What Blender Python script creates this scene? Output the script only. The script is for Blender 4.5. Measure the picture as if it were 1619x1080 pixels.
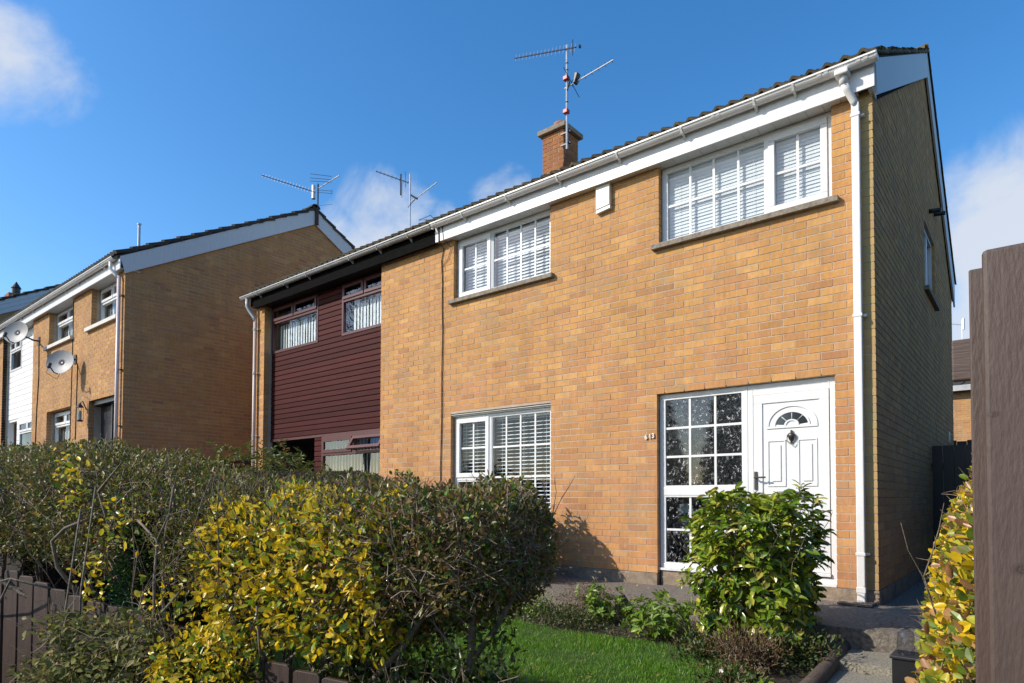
import bpy, math, random
import numpy as np
from mathutils import Matrix, Vector

for o in list(bpy.data.objects): bpy.data.objects.remove(o)
sc = bpy.context.scene
col = sc.collection
random.seed(7)
R = math.radians

# ------------------------------------------------------------------ camera
CAM = Vector((1.0837, -6.4363, 0.7925))
cd = bpy.data.cameras.new('camera'); cam = bpy.data.objects.new('camera', cd); col.objects.link(cam)
_r = Vector((0.774964, 0.631999, 0.002804)); _u = Vector((0.016076, -0.024149, 0.999579)); _f = _r.cross(_u) * -1
M = Matrix(((_r.x, _u.x, -_f.x), (_r.y, _u.y, -_f.y), (_r.z, _u.z, -_f.z))).to_4x4()
M.translation = CAM
cam.matrix_world = M
cd.sensor_width = 36; cd.lens = 1015.72 / 1619 * 36; cd.shift_y = 220.96 / 1619
cd.clip_start = 0.05; cd.clip_end = 2000
sc.camera = cam

# ------------------------------------------------------------------ sun and sky
SUN = Vector((0.80, 1.0, -0.84)).normalized()
elev = math.asin(-SUN.z); azi = math.atan2(-SUN.x, -SUN.y)
sd = bpy.data.lights.new('sun', 'SUN'); sun = bpy.data.objects.new('sun', sd); col.objects.link(sun)
sun.rotation_euler = SUN.to_track_quat('-Z', 'Y').to_euler()
sd.energy = 5.0; sd.angle = R(0.53); sd.color = (1.0, 0.92, 0.80)

w = bpy.data.worlds.new('World'); sc.world = w; w.use_nodes = True
nt = w.node_tree; N = nt.nodes; L = nt.links; N.clear()
out = N.new('ShaderNodeOutputWorld'); bg = N.new('ShaderNodeBackground'); L.new(bg.outputs[0], out.inputs[0])
sky = N.new('ShaderNodeTexSky'); sky.sky_type = 'NISHITA'; sky.sun_disc = False
sky.sun_elevation = elev; sky.sun_rotation = azi % (2 * math.pi); sky.air_density = 1.0; sky.dust_density = 0.7; sky.ozone_density = 2.5; sky.altitude = 60
bg.inputs[1].default_value = 0.10
tc = N.new('ShaderNodeTexCoord')
CLOUDS = [((-0.876, 0.172, 0.482), .9958, .9999, .95), ((-0.856, 0.205, 0.488), .9972, 1.0, .75), ((-0.70, 0.587, 0.39), .9955, .9995, 1.1), ((-0.755, 0.555, 0.345), .996, .9998, 1.1),
          ((-0.655, .64, .385), .9985, .9999, .9), ((-0.580, 0.69, 0.430), .9982, .9999, 1.0), ((0.035, .95, .30), .984, .996, 1.3), ((-0.02, .975, .2), .985, .998, 1.3),
          ((0.5, 0.82, .25), .97, .995, 1.0), ((0.95, 0.2, .2), .97, .995, 1.0), ((0.6, -0.75, .3), .97, .99, 1.0), ((-0.33, -0.83, .43), .95, .985, 1.4), ((0.15, -0.9, .32), .97, .995, 1.0),
          ((-0.93, -0.30, .2), .97, .995, 1.0), ((0.45, .35, .82), .985, .998, .7)]
def math_(op, a, b=None, tree=None, clamp=False):
    t = tree or nt
    n = t.nodes.new('ShaderNodeMath'); n.operation = op; n.use_clamp = clamp
    for i, v in enumerate((a, b)):
        if v is None: continue
        if hasattr(v, 'is_linked'): t.links.new(v, n.inputs[i])
        else: n.inputs[i].default_value = v
    return n.outputs[0]
acc = None
nrm = N.new('ShaderNodeVectorMath'); nrm.operation = 'NORMALIZE'; L.new(tc.outputs['Generated'], nrm.inputs[0])
for c, lo, hi, s in CLOUDS:
    v = N.new('ShaderNodeVectorMath'); v.operation = 'DOT_PRODUCT'; L.new(nrm.outputs[0], v.inputs[0]); v.inputs[1].default_value = Vector(c).normalized()
    m = N.new('ShaderNodeMapRange'); L.new(v.outputs['Value'], m.inputs[0]); m.inputs[1].default_value = lo; m.inputs[2].default_value = hi; m.inputs[4].default_value = s
    acc = m.outputs[0] if acc is None else math_('MAXIMUM', acc, m.outputs[0])
ns = N.new('ShaderNodeTexNoise'); ns.inputs['Scale'].default_value = 8; ns.inputs['Detail'].default_value = 12; ns.inputs['Roughness'].default_value = .58; ns.inputs['Distortion'].default_value = .35
L.new(nrm.outputs[0], ns.inputs['Vector'])
nz = math_('MULTIPLY', math_('SUBTRACT', ns.outputs[0], .5), 3.2)
den = math_('ADD', math_('MULTIPLY', acc, 1.25), nz)
dm = N.new('ShaderNodeMapRange'); dm.interpolation_type = 'SMOOTHSTEP'; L.new(den, dm.inputs[0]); dm.inputs[1].default_value = .45; dm.inputs[2].default_value = 1.75; dm.inputs[4].default_value = .92
gate_ = N.new('ShaderNodeMapRange'); L.new(acc, gate_.inputs[0]); gate_.inputs[2].default_value = .25
dens = math_('MULTIPLY', dm.outputs[0], gate_.outputs[0])
mx = N.new('ShaderNodeMix'); mx.data_type = 'RGBA'
L.new(dens, mx.inputs[0]); hsv = N.new('ShaderNodeHueSaturation'); hsv.inputs['Saturation'].default_value = 1.32; hsv.inputs['Value'].default_value = 2.25; L.new(sky.outputs[0], hsv.inputs['Color']); L.new(hsv.outputs[0], mx.inputs[6]); mx.inputs[7].default_value = (7.2, 7.7, 8.6, 1)
L.new(mx.outputs[2], bg.inputs[0])

sc.view_settings.view_transform = 'Standard'; sc.view_settings.look = 'None'; sc.view_settings.gamma = 1
sc.view_settings.exposure = 0.0
sc.view_settings.use_curve_mapping = False
sc.render.engine = 'CYCLES'
sc.cycles.max_bounces = 8; sc.cycles.transparent_max_bounces = 16

# ------------------------------------------------------------------ materials
def hexc(r, g, b): return (r, g, b, 1)
MATS = {}
def mat(name, c, rough=.6, metal=0, var=.12, vscale=3.0, bump=0.0, bscale=60, spec=.5, stretch=None, c2=None, coat=0, isl=False, transl=0, detail=4):
    if name in MATS: return MATS[name]
    m = bpy.data.materials.new(name); m.use_nodes = True; t = m.node_tree; n = t.nodes; l = t.links
    b = n['Principled BSDF']; b.inputs['Roughness'].default_value = rough; b.inputs['Metallic'].default_value = metal
    b.inputs['Specular IOR Level'].default_value = spec
    if coat: b.inputs['Coat Weight'].default_value = coat
    g = n.new('ShaderNodeNewGeometry')
    pos = g.outputs['Position']
    if stretch:
        mp = n.new('ShaderNodeMapping'); mp.inputs['Scale'].default_value = stretch; l.new(pos, mp.inputs[0]); pos = mp.outputs[0]
    no = n.new('ShaderNodeTexNoise'); no.inputs['Scale'].default_value = vscale; no.inputs['Detail'].default_value = detail; no.inputs['Roughness'].default_value = .65
    l.new(pos, no.inputs['Vector'])
    rp = n.new('ShaderNodeValToRGB'); rp.color_ramp.elements[0].position = .3; rp.color_ramp.elements[1].position = .7
    a = tuple(max(0, x * (1 - var)) for x in c[:3]) + (1,); bb = (tuple(min(1, x * (1 + var)) for x in c[:3]) + (1,)) if c2 is None else tuple(c2[:3]) + (1,)
    rp.color_ramp.elements[0].color = a; rp.color_ramp.elements[1].color = bb
    l.new(no.outputs[0], rp.inputs[0]); cout = rp.outputs[0]
    if isl:
        oi = n.new('ShaderNodeObjectInfo')
        r_ = math_('FRACT', math_('ADD', oi.outputs['Random'], g.outputs['Random Per Island'], t), None, t)
        hs = n.new('ShaderNodeHueSaturation'); l.new(cout, hs.inputs['Color'])
        l.new(math_('ADD', math_('MULTIPLY', r_, .5, t), .75, t), hs.inputs['Value'])
        cout = hs.outputs[0]
    l.new(cout, b.inputs['Base Color'])
    if bump:
        n2 = n.new('ShaderNodeTexNoise'); n2.inputs['Scale'].default_value = bscale; n2.inputs['Detail'].default_value = 6
        l.new(pos, n2.inputs['Vector'])
        bp = n.new('ShaderNodeBump'); bp.inputs['Strength'].default_value = bump; bp.inputs['Distance'].default_value = .01
        l.new(n2.outputs[0], bp.inputs['Height']); l.new(bp.outputs[0], b.inputs['Normal'])
    MATS[name] = m
    return m

def leaf_mat(name, cols, rough=.35, transl=.3, speck=None, spec=.5):
    """cols: list of (pos, rgb); colour differs leaf by leaf"""
    m = bpy.data.materials.new(name); m.use_nodes = True; t = m.node_tree; n = t.nodes; l = t.links
    b = n['Principled BSDF']; b.inputs['Roughness'].default_value = rough; b.inputs['Specular IOR Level'].default_value = spec
    g = n.new('ShaderNodeNewGeometry'); oi = n.new('ShaderNodeObjectInfo')
    r_ = math_('FRACT', math_('ADD', oi.outputs['Random'], g.outputs['Random Per Island'], t), None, t)
    rp = n.new('ShaderNodeValToRGB'); rp.color_ramp.interpolation = 'LINEAR'
    while len(rp.color_ramp.elements) < len(cols): rp.color_ramp.elements.new(.5)
    for e, (p, c) in zip(rp.color_ramp.elements, cols): e.position = p; e.color = (*c, 1)
    l.new(r_, rp.inputs[0]); c = rp.outputs[0]
    no = n.new('ShaderNodeTexNoise'); no.inputs['Scale'].default_value = 35; no.inputs['Detail'].default_value = 3; l.new(g.outputs['Position'], no.inputs['Vector'])
    hs = n.new('ShaderNodeHueSaturation'); l.new(c, hs.inputs['Color'])
    l.new(math_('ADD', math_('MULTIPLY', no.outputs[0], .8, t), .6, t), hs.inputs['Value']); c = hs.outputs[0]
    if speck:
        vo = n.new('ShaderNodeTexVoronoi'); vo.inputs['Scale'].default_value = 110; l.new(g.outputs['Position'], vo.inputs['Vector'])
        st = n.new('ShaderNodeMapRange'); l.new(vo.outputs['Distance'], st.inputs[0]); st.inputs[1].default_value = .28; st.inputs[2].default_value = .2; st.inputs[3].default_value = 0; st.inputs[4].default_value = .85
        n3 = n.new('ShaderNodeTexNoise'); n3.inputs['Scale'].default_value = 18; l.new(g.outputs['Position'], n3.inputs['Vector'])
        s2 = n.new('ShaderNodeMapRange'); l.new(n3.outputs[0], s2.inputs[0]); s2.inputs[1].default_value = .42; s2.inputs[2].default_value = .58
        mm = n.new('ShaderNodeMix'); mm.data_type = 'RGBA'; l.new(math_('MULTIPLY', st.outputs[0], s2.outputs[0], t), mm.inputs[0]); l.new(c, mm.inputs[6]); mm.inputs[7].default_value = (*speck, 1); c = mm.outputs[2]
    l.new(c, b.inputs['Base Color'])
    tr = n.new('ShaderNodeBsdfTranslucent'); l.new(c, tr.inputs[0])
    ms = n.new('ShaderNodeMixShader'); ms.inputs[0].default_value = transl
    l.new(b.outputs[0], ms.inputs[1]); l.new(tr.outputs[0], ms.inputs[2]); l.new(ms.outputs[0], n['Material Output'].inputs[0])
    return m

def brick_mat(name, tint=(1, 1, 1), stain=1.0):
    m = bpy.data.materials.new(name); m.use_nodes = True; t = m.node_tree; n = t.nodes; l = t.links
    b = n['Principled BSDF']; b.inputs['Roughness'].default_value = .85; b.inputs['Specular IOR Level'].default_value = .25
    g = n.new('ShaderNodeNewGeometry'); oi = n.new('ShaderNodeObjectInfo')
    r_ = math_('FRACT', math_('ADD', oi.outputs['Random'], g.outputs['Random Per Island'], t), None, t)
    rp = n.new('ShaderNodeValToRGB')
    cols = [(0, (.43, .218, .078)), (.12, (.51, .268, .086)), (.28, (.46, .228, .096)), (.45, (.53, .280, .092)), (.6, (.465, .228, .094)), (.75, (.51, .264, .088)), (.88, (.57, .318, .115)), (1, (.38, .185, .080))]
    while len(rp.color_ramp.elements) < len(cols): rp.color_ramp.elements.new(.5)
    for e, (p, c) in zip(rp.color_ramp.elements, cols): e.position = p; e.color = (c[0] * tint[0], c[1] * tint[1], c[2] * tint[2], 1)
    l.new(r_, rp.inputs[0]); c = rp.outputs[0]
    # the lower courses come from a pinker batch
    sx = n.new('ShaderNodeSeparateXYZ'); l.new(g.outputs['Position'], sx.inputs[0])
    nb = n.new('ShaderNodeTexNoise'); nb.inputs['Scale'].default_value = .9; nb.inputs['Detail'].default_value = 3; l.new(g.outputs['Position'], nb.inputs['Vector'])
    zz_ = math_('ADD', sx.outputs['Z'], math_('MULTIPLY', nb.outputs[0], 2.4, t), t)
    mz = n.new('ShaderNodeMapRange'); l.new(zz_, mz.inputs[0]); mz.inputs[1].default_value = 4.2; mz.inputs[2].default_value = 2.2; mz.inputs[4].default_value = .75
    mb_ = n.new('ShaderNodeMix'); mb_.data_type = 'RGBA'; mb_.blend_type = 'MULTIPLY'; l.new(mz.outputs[0], mb_.inputs[0]); l.new(c, mb_.inputs[6]); mb_.inputs[7].default_value = (1.0, .93, 1.12, 1); c = mb_.outputs[2]
    # sandy grain and vertical drag marks
    mp = n.new('ShaderNodeMapping'); mp.inputs['Scale'].default_value = (32, 32, 8); l.new(g.outputs['Position'], mp.inputs[0])
    n1 = n.new('ShaderNodeTexNoise'); n1.inputs['Scale'].default_value = 1; n1.inputs['Detail'].default_value = 6; n1.inputs['Roughness'].default_value = .7; l.new(mp.outputs[0], n1.inputs['Vector'])
    n2 = n.new('ShaderNodeTexNoise'); n2.inputs['Scale'].default_value = 1.1; n2.inputs['Detail'].default_value = 6; n2.inputs['Roughness'].default_value = .6; l.new(g.outputs['Position'], n2.inputs['Vector'])
    v = math_('ADD', math_('MULTIPLY', n1.outputs[0], .75, t), .63, t)
    v2 = math_('ADD', math_('MULTIPLY', n2.outputs[0], .55 * stain, t), 1 - .27 * stain, t)
    hs = n.new('ShaderNodeHueSaturation'); l.new(c, hs.inputs['Color']); mp5 = n.new('ShaderNodeMapping'); mp5.inputs['Scale'].default_value = (5, 5, .45); l.new(g.outputs['Position'], mp5.inputs[0])
    n5 = n.new('ShaderNodeTexNoise'); n5.inputs['Scale'].default_value = 1; n5.inputs['Detail'].default_value = 5; n5.inputs['Roughness'].default_value = .65; l.new(mp5.outputs[0], n5.inputs['Vector'])
    v5 = math_('ADD', math_('MULTIPLY', n5.outputs[0], .5, t), .75, t)
    l.new(math_('MULTIPLY', math_('MULTIPLY', v, v2, t), v5, t), hs.inputs['Value']); c = hs.outputs[0]
    # grey weathering in patches and a few pale blooms
    n3 = n.new('ShaderNodeTexNoise'); n3.inputs['Scale'].default_value = 2.3; n3.inputs['Detail'].default_value = 8; n3.inputs['Roughness'].default_value = .7; l.new(g.outputs['Position'], n3.inputs['Vector'])
    s = n.new('ShaderNodeMapRange'); l.new(n3.outputs[0], s.inputs[0]); s.inputs[1].default_value = .50; s.inputs[2].default_value = .74; s.inputs[4].default_value = .85 * stain
    mm = n.new('ShaderNodeMix'); mm.data_type = 'RGBA'; l.new(s.outputs[0], mm.inputs[0]); l.new(c, mm.inputs[6]); mm.inputs[7].default_value = (.32 * tint[0], .22 * tint[1], .12 * tint[2], 1); c = mm.outputs[2]
    mp4 = n.new('ShaderNodeMapping'); mp4.inputs['Scale'].default_value = (24, 24, 12); mp4.inputs['Location'].default_value = (5, 3, 9); l.new(g.outputs['Position'], mp4.inputs[0])
    n4 = n.new('ShaderNodeTexNoise'); n4.inputs['Scale'].default_value = 1; n4.inputs['Detail'].default_value = 4; l.new(mp4.outputs[0], n4.inputs['Vector'])
    s4 = n.new('ShaderNodeMapRange'); l.new(n4.outputs[0], s4.inputs[0]); s4.inputs[1].default_value = .6; s4.inputs[2].default_value = .8; s4.inputs[4].default_value = .55
    m4 = n.new('ShaderNodeMix'); m4.data_type = 'RGBA'; l.new(s4.outputs[0], m4.inputs[0]); l.new(c, m4.inputs[6]); m4.inputs[7].default_value = (.72 * tint[0], .46 * tint[1], .2 * tint[2], 1); c = m4.outputs[2]
    # green algae down the front of the quoins behind the downpipe
    ax = n.new('ShaderNodeMapRange'); l.new(math_('ABSOLUTE', math_('ADD', sx.outputs['X'], .055, t), None, t), ax.inputs[0]); ax.inputs[1].default_value = .09; ax.inputs[2].default_value = .03
    ay = n.new('ShaderNodeMapRange'); l.new(sx.outputs['Y'], ay.inputs[0]); ay.inputs[1].default_value = .02; ay.inputs[2].default_value = .005
    al_ = math_('MULTIPLY', math_('MULTIPLY', ax.outputs[0], ay.outputs[0], t), math_('ADD', math_('MULTIPLY', n3.outputs[0], 1.3, t), -.1, t), t, True)
    ma = n.new('ShaderNodeMix'); ma.data_type = 'RGBA'; l.new(al_, ma.inputs[0]); l.new(c, ma.inputs[6]); ma.inputs[7].default_value = (.36, .34, .16, 1); c = ma.outputs[2]
    l.new(c, b.inputs['Base Color'])
    bp = n.new('ShaderNodeBump'); bp.inputs['Strength'].default_value = .5; bp.inputs['Distance'].default_value = .004; l.new(n1.outputs[0], bp.inputs['Height']); l.new(bp.outputs[0], b.inputs['Normal'])
    return m

def glass_mat(name, ior=1.75, tint=(.9, .95, .97), bump=0.0, rough=0.0):
    m = bpy.data.materials.new(name); m.use_nodes = True; t = m.node_tree; n = t.nodes; l = t.links; n.remove(n['Principled BSDF'])
    tr = n.new('ShaderNodeBsdfTransparent'); tr.inputs[0].default_value = (*tint, 1)
    gl = n.new('ShaderNodeBsdfGlossy'); gl.inputs['Roughness'].default_value = rough
    fr = n.new('ShaderNodeFresnel')
    g = n.new('ShaderNodeNewGeometry')
    l.new(math_('ADD', math_('MULTIPLY', g.outputs['Backfacing'], 1 / ior - ior, t), ior, t), fr.inputs[0])
    no = n.new('ShaderNodeTexNoise'); no.inputs['Scale'].default_value = 2.2 if not bump else 19; no.inputs['Detail'].default_value = 2; l.new(g.outputs['Position'], no.inputs['Vector'])
    if bump: no.inputs['Distortion'].default_value = 1.6
    bp = n.new('ShaderNodeBump'); bp.inputs['Strength'].default_value = bump or .06; bp.inputs['Distance'].default_value = .02 if not bump else .02
    if bump:
        mpv = n.new('ShaderNodeMapping'); mpv.inputs['Scale'].default_value = (1, 1, .55); l.new(g.outputs['Position'], mpv.inputs[0]); l.new(mpv.outputs[0], no.inputs['Vector'])
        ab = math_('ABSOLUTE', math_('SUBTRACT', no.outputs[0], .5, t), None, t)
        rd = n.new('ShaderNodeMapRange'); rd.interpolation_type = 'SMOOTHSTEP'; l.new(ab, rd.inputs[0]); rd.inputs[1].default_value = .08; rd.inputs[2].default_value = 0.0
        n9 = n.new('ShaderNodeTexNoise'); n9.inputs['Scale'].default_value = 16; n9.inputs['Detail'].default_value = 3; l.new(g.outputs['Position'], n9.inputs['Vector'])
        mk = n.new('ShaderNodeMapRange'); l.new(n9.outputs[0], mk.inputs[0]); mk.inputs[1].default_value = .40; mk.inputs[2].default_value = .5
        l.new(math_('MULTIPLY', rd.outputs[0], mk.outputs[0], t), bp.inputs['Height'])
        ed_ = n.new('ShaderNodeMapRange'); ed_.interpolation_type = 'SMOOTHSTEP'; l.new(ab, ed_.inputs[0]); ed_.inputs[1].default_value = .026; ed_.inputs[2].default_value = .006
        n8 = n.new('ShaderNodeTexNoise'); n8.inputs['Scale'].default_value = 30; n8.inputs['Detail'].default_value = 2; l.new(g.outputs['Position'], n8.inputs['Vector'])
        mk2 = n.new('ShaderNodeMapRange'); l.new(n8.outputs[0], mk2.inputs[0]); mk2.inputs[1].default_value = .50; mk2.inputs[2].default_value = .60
        painted_glints = math_('MULTIPLY', ed_.outputs[0], mk2.outputs[0], t)
    else: l.new(no.outputs[0], bp.inputs['Height'])
    l.new(bp.outputs[0], gl.inputs['Normal'])
    ms = n.new('ShaderNodeMixShader'); l.new(fr.outputs[0], ms.inputs[0]); l.new(tr.outputs[0], ms.inputs[1]); l.new(gl.outputs[0], ms.inputs[2])
    if bump:   # smooth back face plus the pressed pattern of the front face
        g2_ = n.new('ShaderNodeBsdfGlossy'); g2_.inputs['Roughness'].default_value = .03
        m2_ = n.new('ShaderNodeMixShader'); m2_.inputs[0].default_value = .5; l.new(g2_.outputs[0], m2_.inputs[1]); l.new(gl.outputs[0], m2_.inputs[2]); l.new(m2_.outputs[0], ms.inputs[2])
        df = n.new('ShaderNodeBsdfDiffuse'); df.inputs[0].default_value = (.75, .77, .78, 1)   # pale squiggles painted into the pane in place of sun glints
        m3_ = n.new('ShaderNodeMixShader'); l.new(math_('MULTIPLY', painted_glints, .75, t), m3_.inputs[0]); l.new(ms.outputs[0], m3_.inputs[1]); l.new(df.outputs[0], m3_.inputs[2]); ms = m3_
    l.new(ms.outputs[0], n['Material Output'].inputs[0])
    return m

BRICK = brick_mat('buff_brick')
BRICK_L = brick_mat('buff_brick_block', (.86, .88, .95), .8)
BRICK_C = brick_mat('chimney_brick', (.62, .48, .50), .8)
MORTAR = mat('mortar', (.38, .29, .21), .95, vscale=1.6, detail=8, c2=(.60, .47, .36), bump=.6, bscale=120)
PLINTH = mat('concrete_plinth', (.26, .2, .145), .95, var=.45, vscale=7, bump=.8, bscale=50, detail=8)
UPVC = mat('white_upvc', (.74, .74, .735), .28, var=.05, vscale=3, stretch=(5, 5, .8), detail=7)
UPVC_D = mat('white_painted_board', (.74, .735, .70), .45, var=.07, vscale=5, stretch=(2, 2, 6))
BARGE = mat('weathered_barge_paint', (.70, .71, .72), .5, var=.14, vscale=3, stretch=(6, 9, 1.2), c2=(.52, .55, .58))
SOFFIT = mat('white_soffit', (.62, .62, .60), .5, var=.06)
BLACKT = mat('black_timber', (.006, .006, .006), .8, spec=.03, var=.4, vscale=6, stretch=(1, 4, 10), bump=.3)
MAROON = mat('maroon_cladding', (.062, .014, .013), .6, spec=.12, var=.22, vscale=4, stretch=(.6, 4, 14), bump=.15, bscale=30, isl=True)
MAROONF = mat('maroon_frame', (.085, .022, .022), .4, var=.12, vscale=4)
WHITECLAD = mat('white_cladding', (.80, .80, .79), .45, var=.05, vscale=1.2)
SILL = mat('concrete_sill', (.24, .205, .16), .95, var=.4, vscale=22, bump=.5, bscale=90, detail=8)
SILLW = mat('painted_sill', (.62, .6, .55), .8, var=.1)
TILE = mat('roof_tile', (.13, .07, .04), .9, var=.5, vscale=12, bump=.6, bscale=40, c2=(.13, .115, .06), isl=True)
TILE_D = mat('roof_tile_dark', (.035, .033, .035), .9, var=.4, vscale=9, bump=.5, bscale=40, c2=(.06, .058, .045), isl=True)
GLASS = glass_mat('window_glass', 2.0)
GLASS_LOW = glass_mat('ground_floor_glass', 1.5)
GLASS_CL = glass_mat('window_glass_bright', 2.6)
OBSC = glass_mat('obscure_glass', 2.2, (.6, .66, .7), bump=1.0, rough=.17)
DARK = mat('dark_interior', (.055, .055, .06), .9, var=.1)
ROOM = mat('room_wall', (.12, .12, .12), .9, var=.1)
BLIND = mat('white_blind', (.78, .79, .8), .5, var=.03)
VBLIND = mat('vertical_blind', (.75, .76, .74), .7, var=.04)
LEAD = mat('grey_pipe_plastic', (.46, .46, .45), .4, var=.18, vscale=5)
PIPEW = mat('white_pipe', (.74, .73, .71), .35, var=.07, vscale=4, detail=8)
RUBBER = mat('black_cable', (.02, .018, .017), .6)
STEEL = mat('galvanised_steel', (.42, .43, .45), .45, metal=.7, var=.2, vscale=12)
ALU = mat('aerial_aluminium', (.55, .55, .57), .4, metal=.6, var=.1)
DARKM = mat('dark_metal', (.03, .03, .033), .45, metal=.3)
REDP = mat('red_plastic', (.42, .02, .03), .45)
DISH = mat('dish_grey', (.34, .335, .335), .55, var=.06)
FENCE = mat('brown_painted_timber', (.052, .030, .022), .62, var=.35, vscale=3, stretch=(14, 14, 1.2), bump=.35, bscale=22, isl=True, detail=8)
POSTM = mat('brown_post_timber', (.078, .050, .040), .6, var=.09, vscale=2, stretch=(9, 9, 2.2), bump=.22, bscale=16, detail=9)
def knots(m, pts):
    t = m.node_tree; n = t.nodes; l = t.links; b = n['Principled BSDF']; src = b.inputs['Base Color'].links[0].from_socket
    g = n.new('ShaderNodeNewGeometry'); acc_ = None
    for p, r_ in pts:
        sb = n.new('ShaderNodeVectorMath'); sb.operation = 'SUBTRACT'; l.new(g.outputs['Position'], sb.inputs[0]); sb.inputs[1].default_value = p
        ml = n.new('ShaderNodeVectorMath'); ml.operation = 'MULTIPLY'; l.new(sb.outputs[0], ml.inputs[0]); ml.inputs[1].default_value = (1 / r_, 0, 1.7 / r_)
        ln = n.new('ShaderNodeVectorMath'); ln.operation = 'LENGTH'; l.new(ml.outputs[0], ln.inputs[0])
        mr = n.new('ShaderNodeMapRange'); l.new(ln.outputs['Value'], mr.inputs[0]); mr.inputs[1].default_value = 1.1; mr.inputs[2].default_value = .6
        rg = n.new('ShaderNodeMapRange'); l.new(math_('SINE', math_('MULTIPLY', ln.outputs['Value'], 14, t), None, t), rg.inputs[0]); rg.inputs[1].default_value = -1; rg.inputs[3].default_value = .45
        v_ = math_('MULTIPLY', mr.outputs[0], rg.outputs[0], t); acc_ = v_ if acc_ is None else math_('MAXIMUM', acc_, v_, t)
    mx_ = n.new('ShaderNodeMix'); mx_.data_type = 'RGBA'; l.new(acc_, mx_.inputs[0]); l.new(src, mx_.inputs[6]); mx_.inputs[7].default_value = (.035, .02, .016, 1); l.new(mx_.outputs[2], b.inputs['Base Color'])
knots(POSTM, [((1.065, -4.845, .66), .022), ((1.02, -4.845, .965), .013), ((1.15, -4.845, 1.12), .018), ((1.10, -4.845, .35), .015)])
RAILM = mat('brown_rail_timber', (.078, .050, .040), .6, var=.3, vscale=3, stretch=(1, 10, 12), bump=.3, bscale=12, detail=8)
CONC = mat('path_concrete', (.17, .142, .118), .95, var=.55, vscale=38, bump=.9, bscale=110, detail=9, c2=(.27, .235, .195))
CONC2 = mat('path_aggregate', (.22, .20, .16), .95, var=.6, vscale=70, bump=1.0, bscale=140, detail=9, c2=(.46, .42, .33))
SOIL = mat('garden_soil', (.035, .024, .016), .95, var=.5, vscale=20, bump=1.0, bscale=40, detail=8)
EARTH = mat('ground_grass_base', (.03, .055, .012), .95, var=.4, vscale=9, bump=.5)
ROAD = mat('street_pavement', (.10, .095, .09), .95, var=.25, vscale=20, bump=.4)
BARK = mat('branch_bark', (.13, .098, .07), .85, var=.35, vscale=30, bump=.5, bscale=80, c2=(.24, .19, .14))
TWIG = mat('twig_brown', (.24, .16, .105), .7, var=.4, vscale=18, c2=(.42, .32, .23))
BLACKP = mat('black_paint', (.012, .012, .014), .4, var=.3)
LOG = mat('round_log', (.10, .072, .052), .85, var=.4, vscale=8, stretch=(8, 2, 8), bump=.5)
REDR = mat('maroon_render', (.10, .022, .018), .8, var=.15)
BRASS = mat('pewter_knocker', (.10, .09, .08), .35, metal=.7)
DIGIT = mat('pale_metal_digit', (.7, .68, .64), .35, metal=.3)

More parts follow.
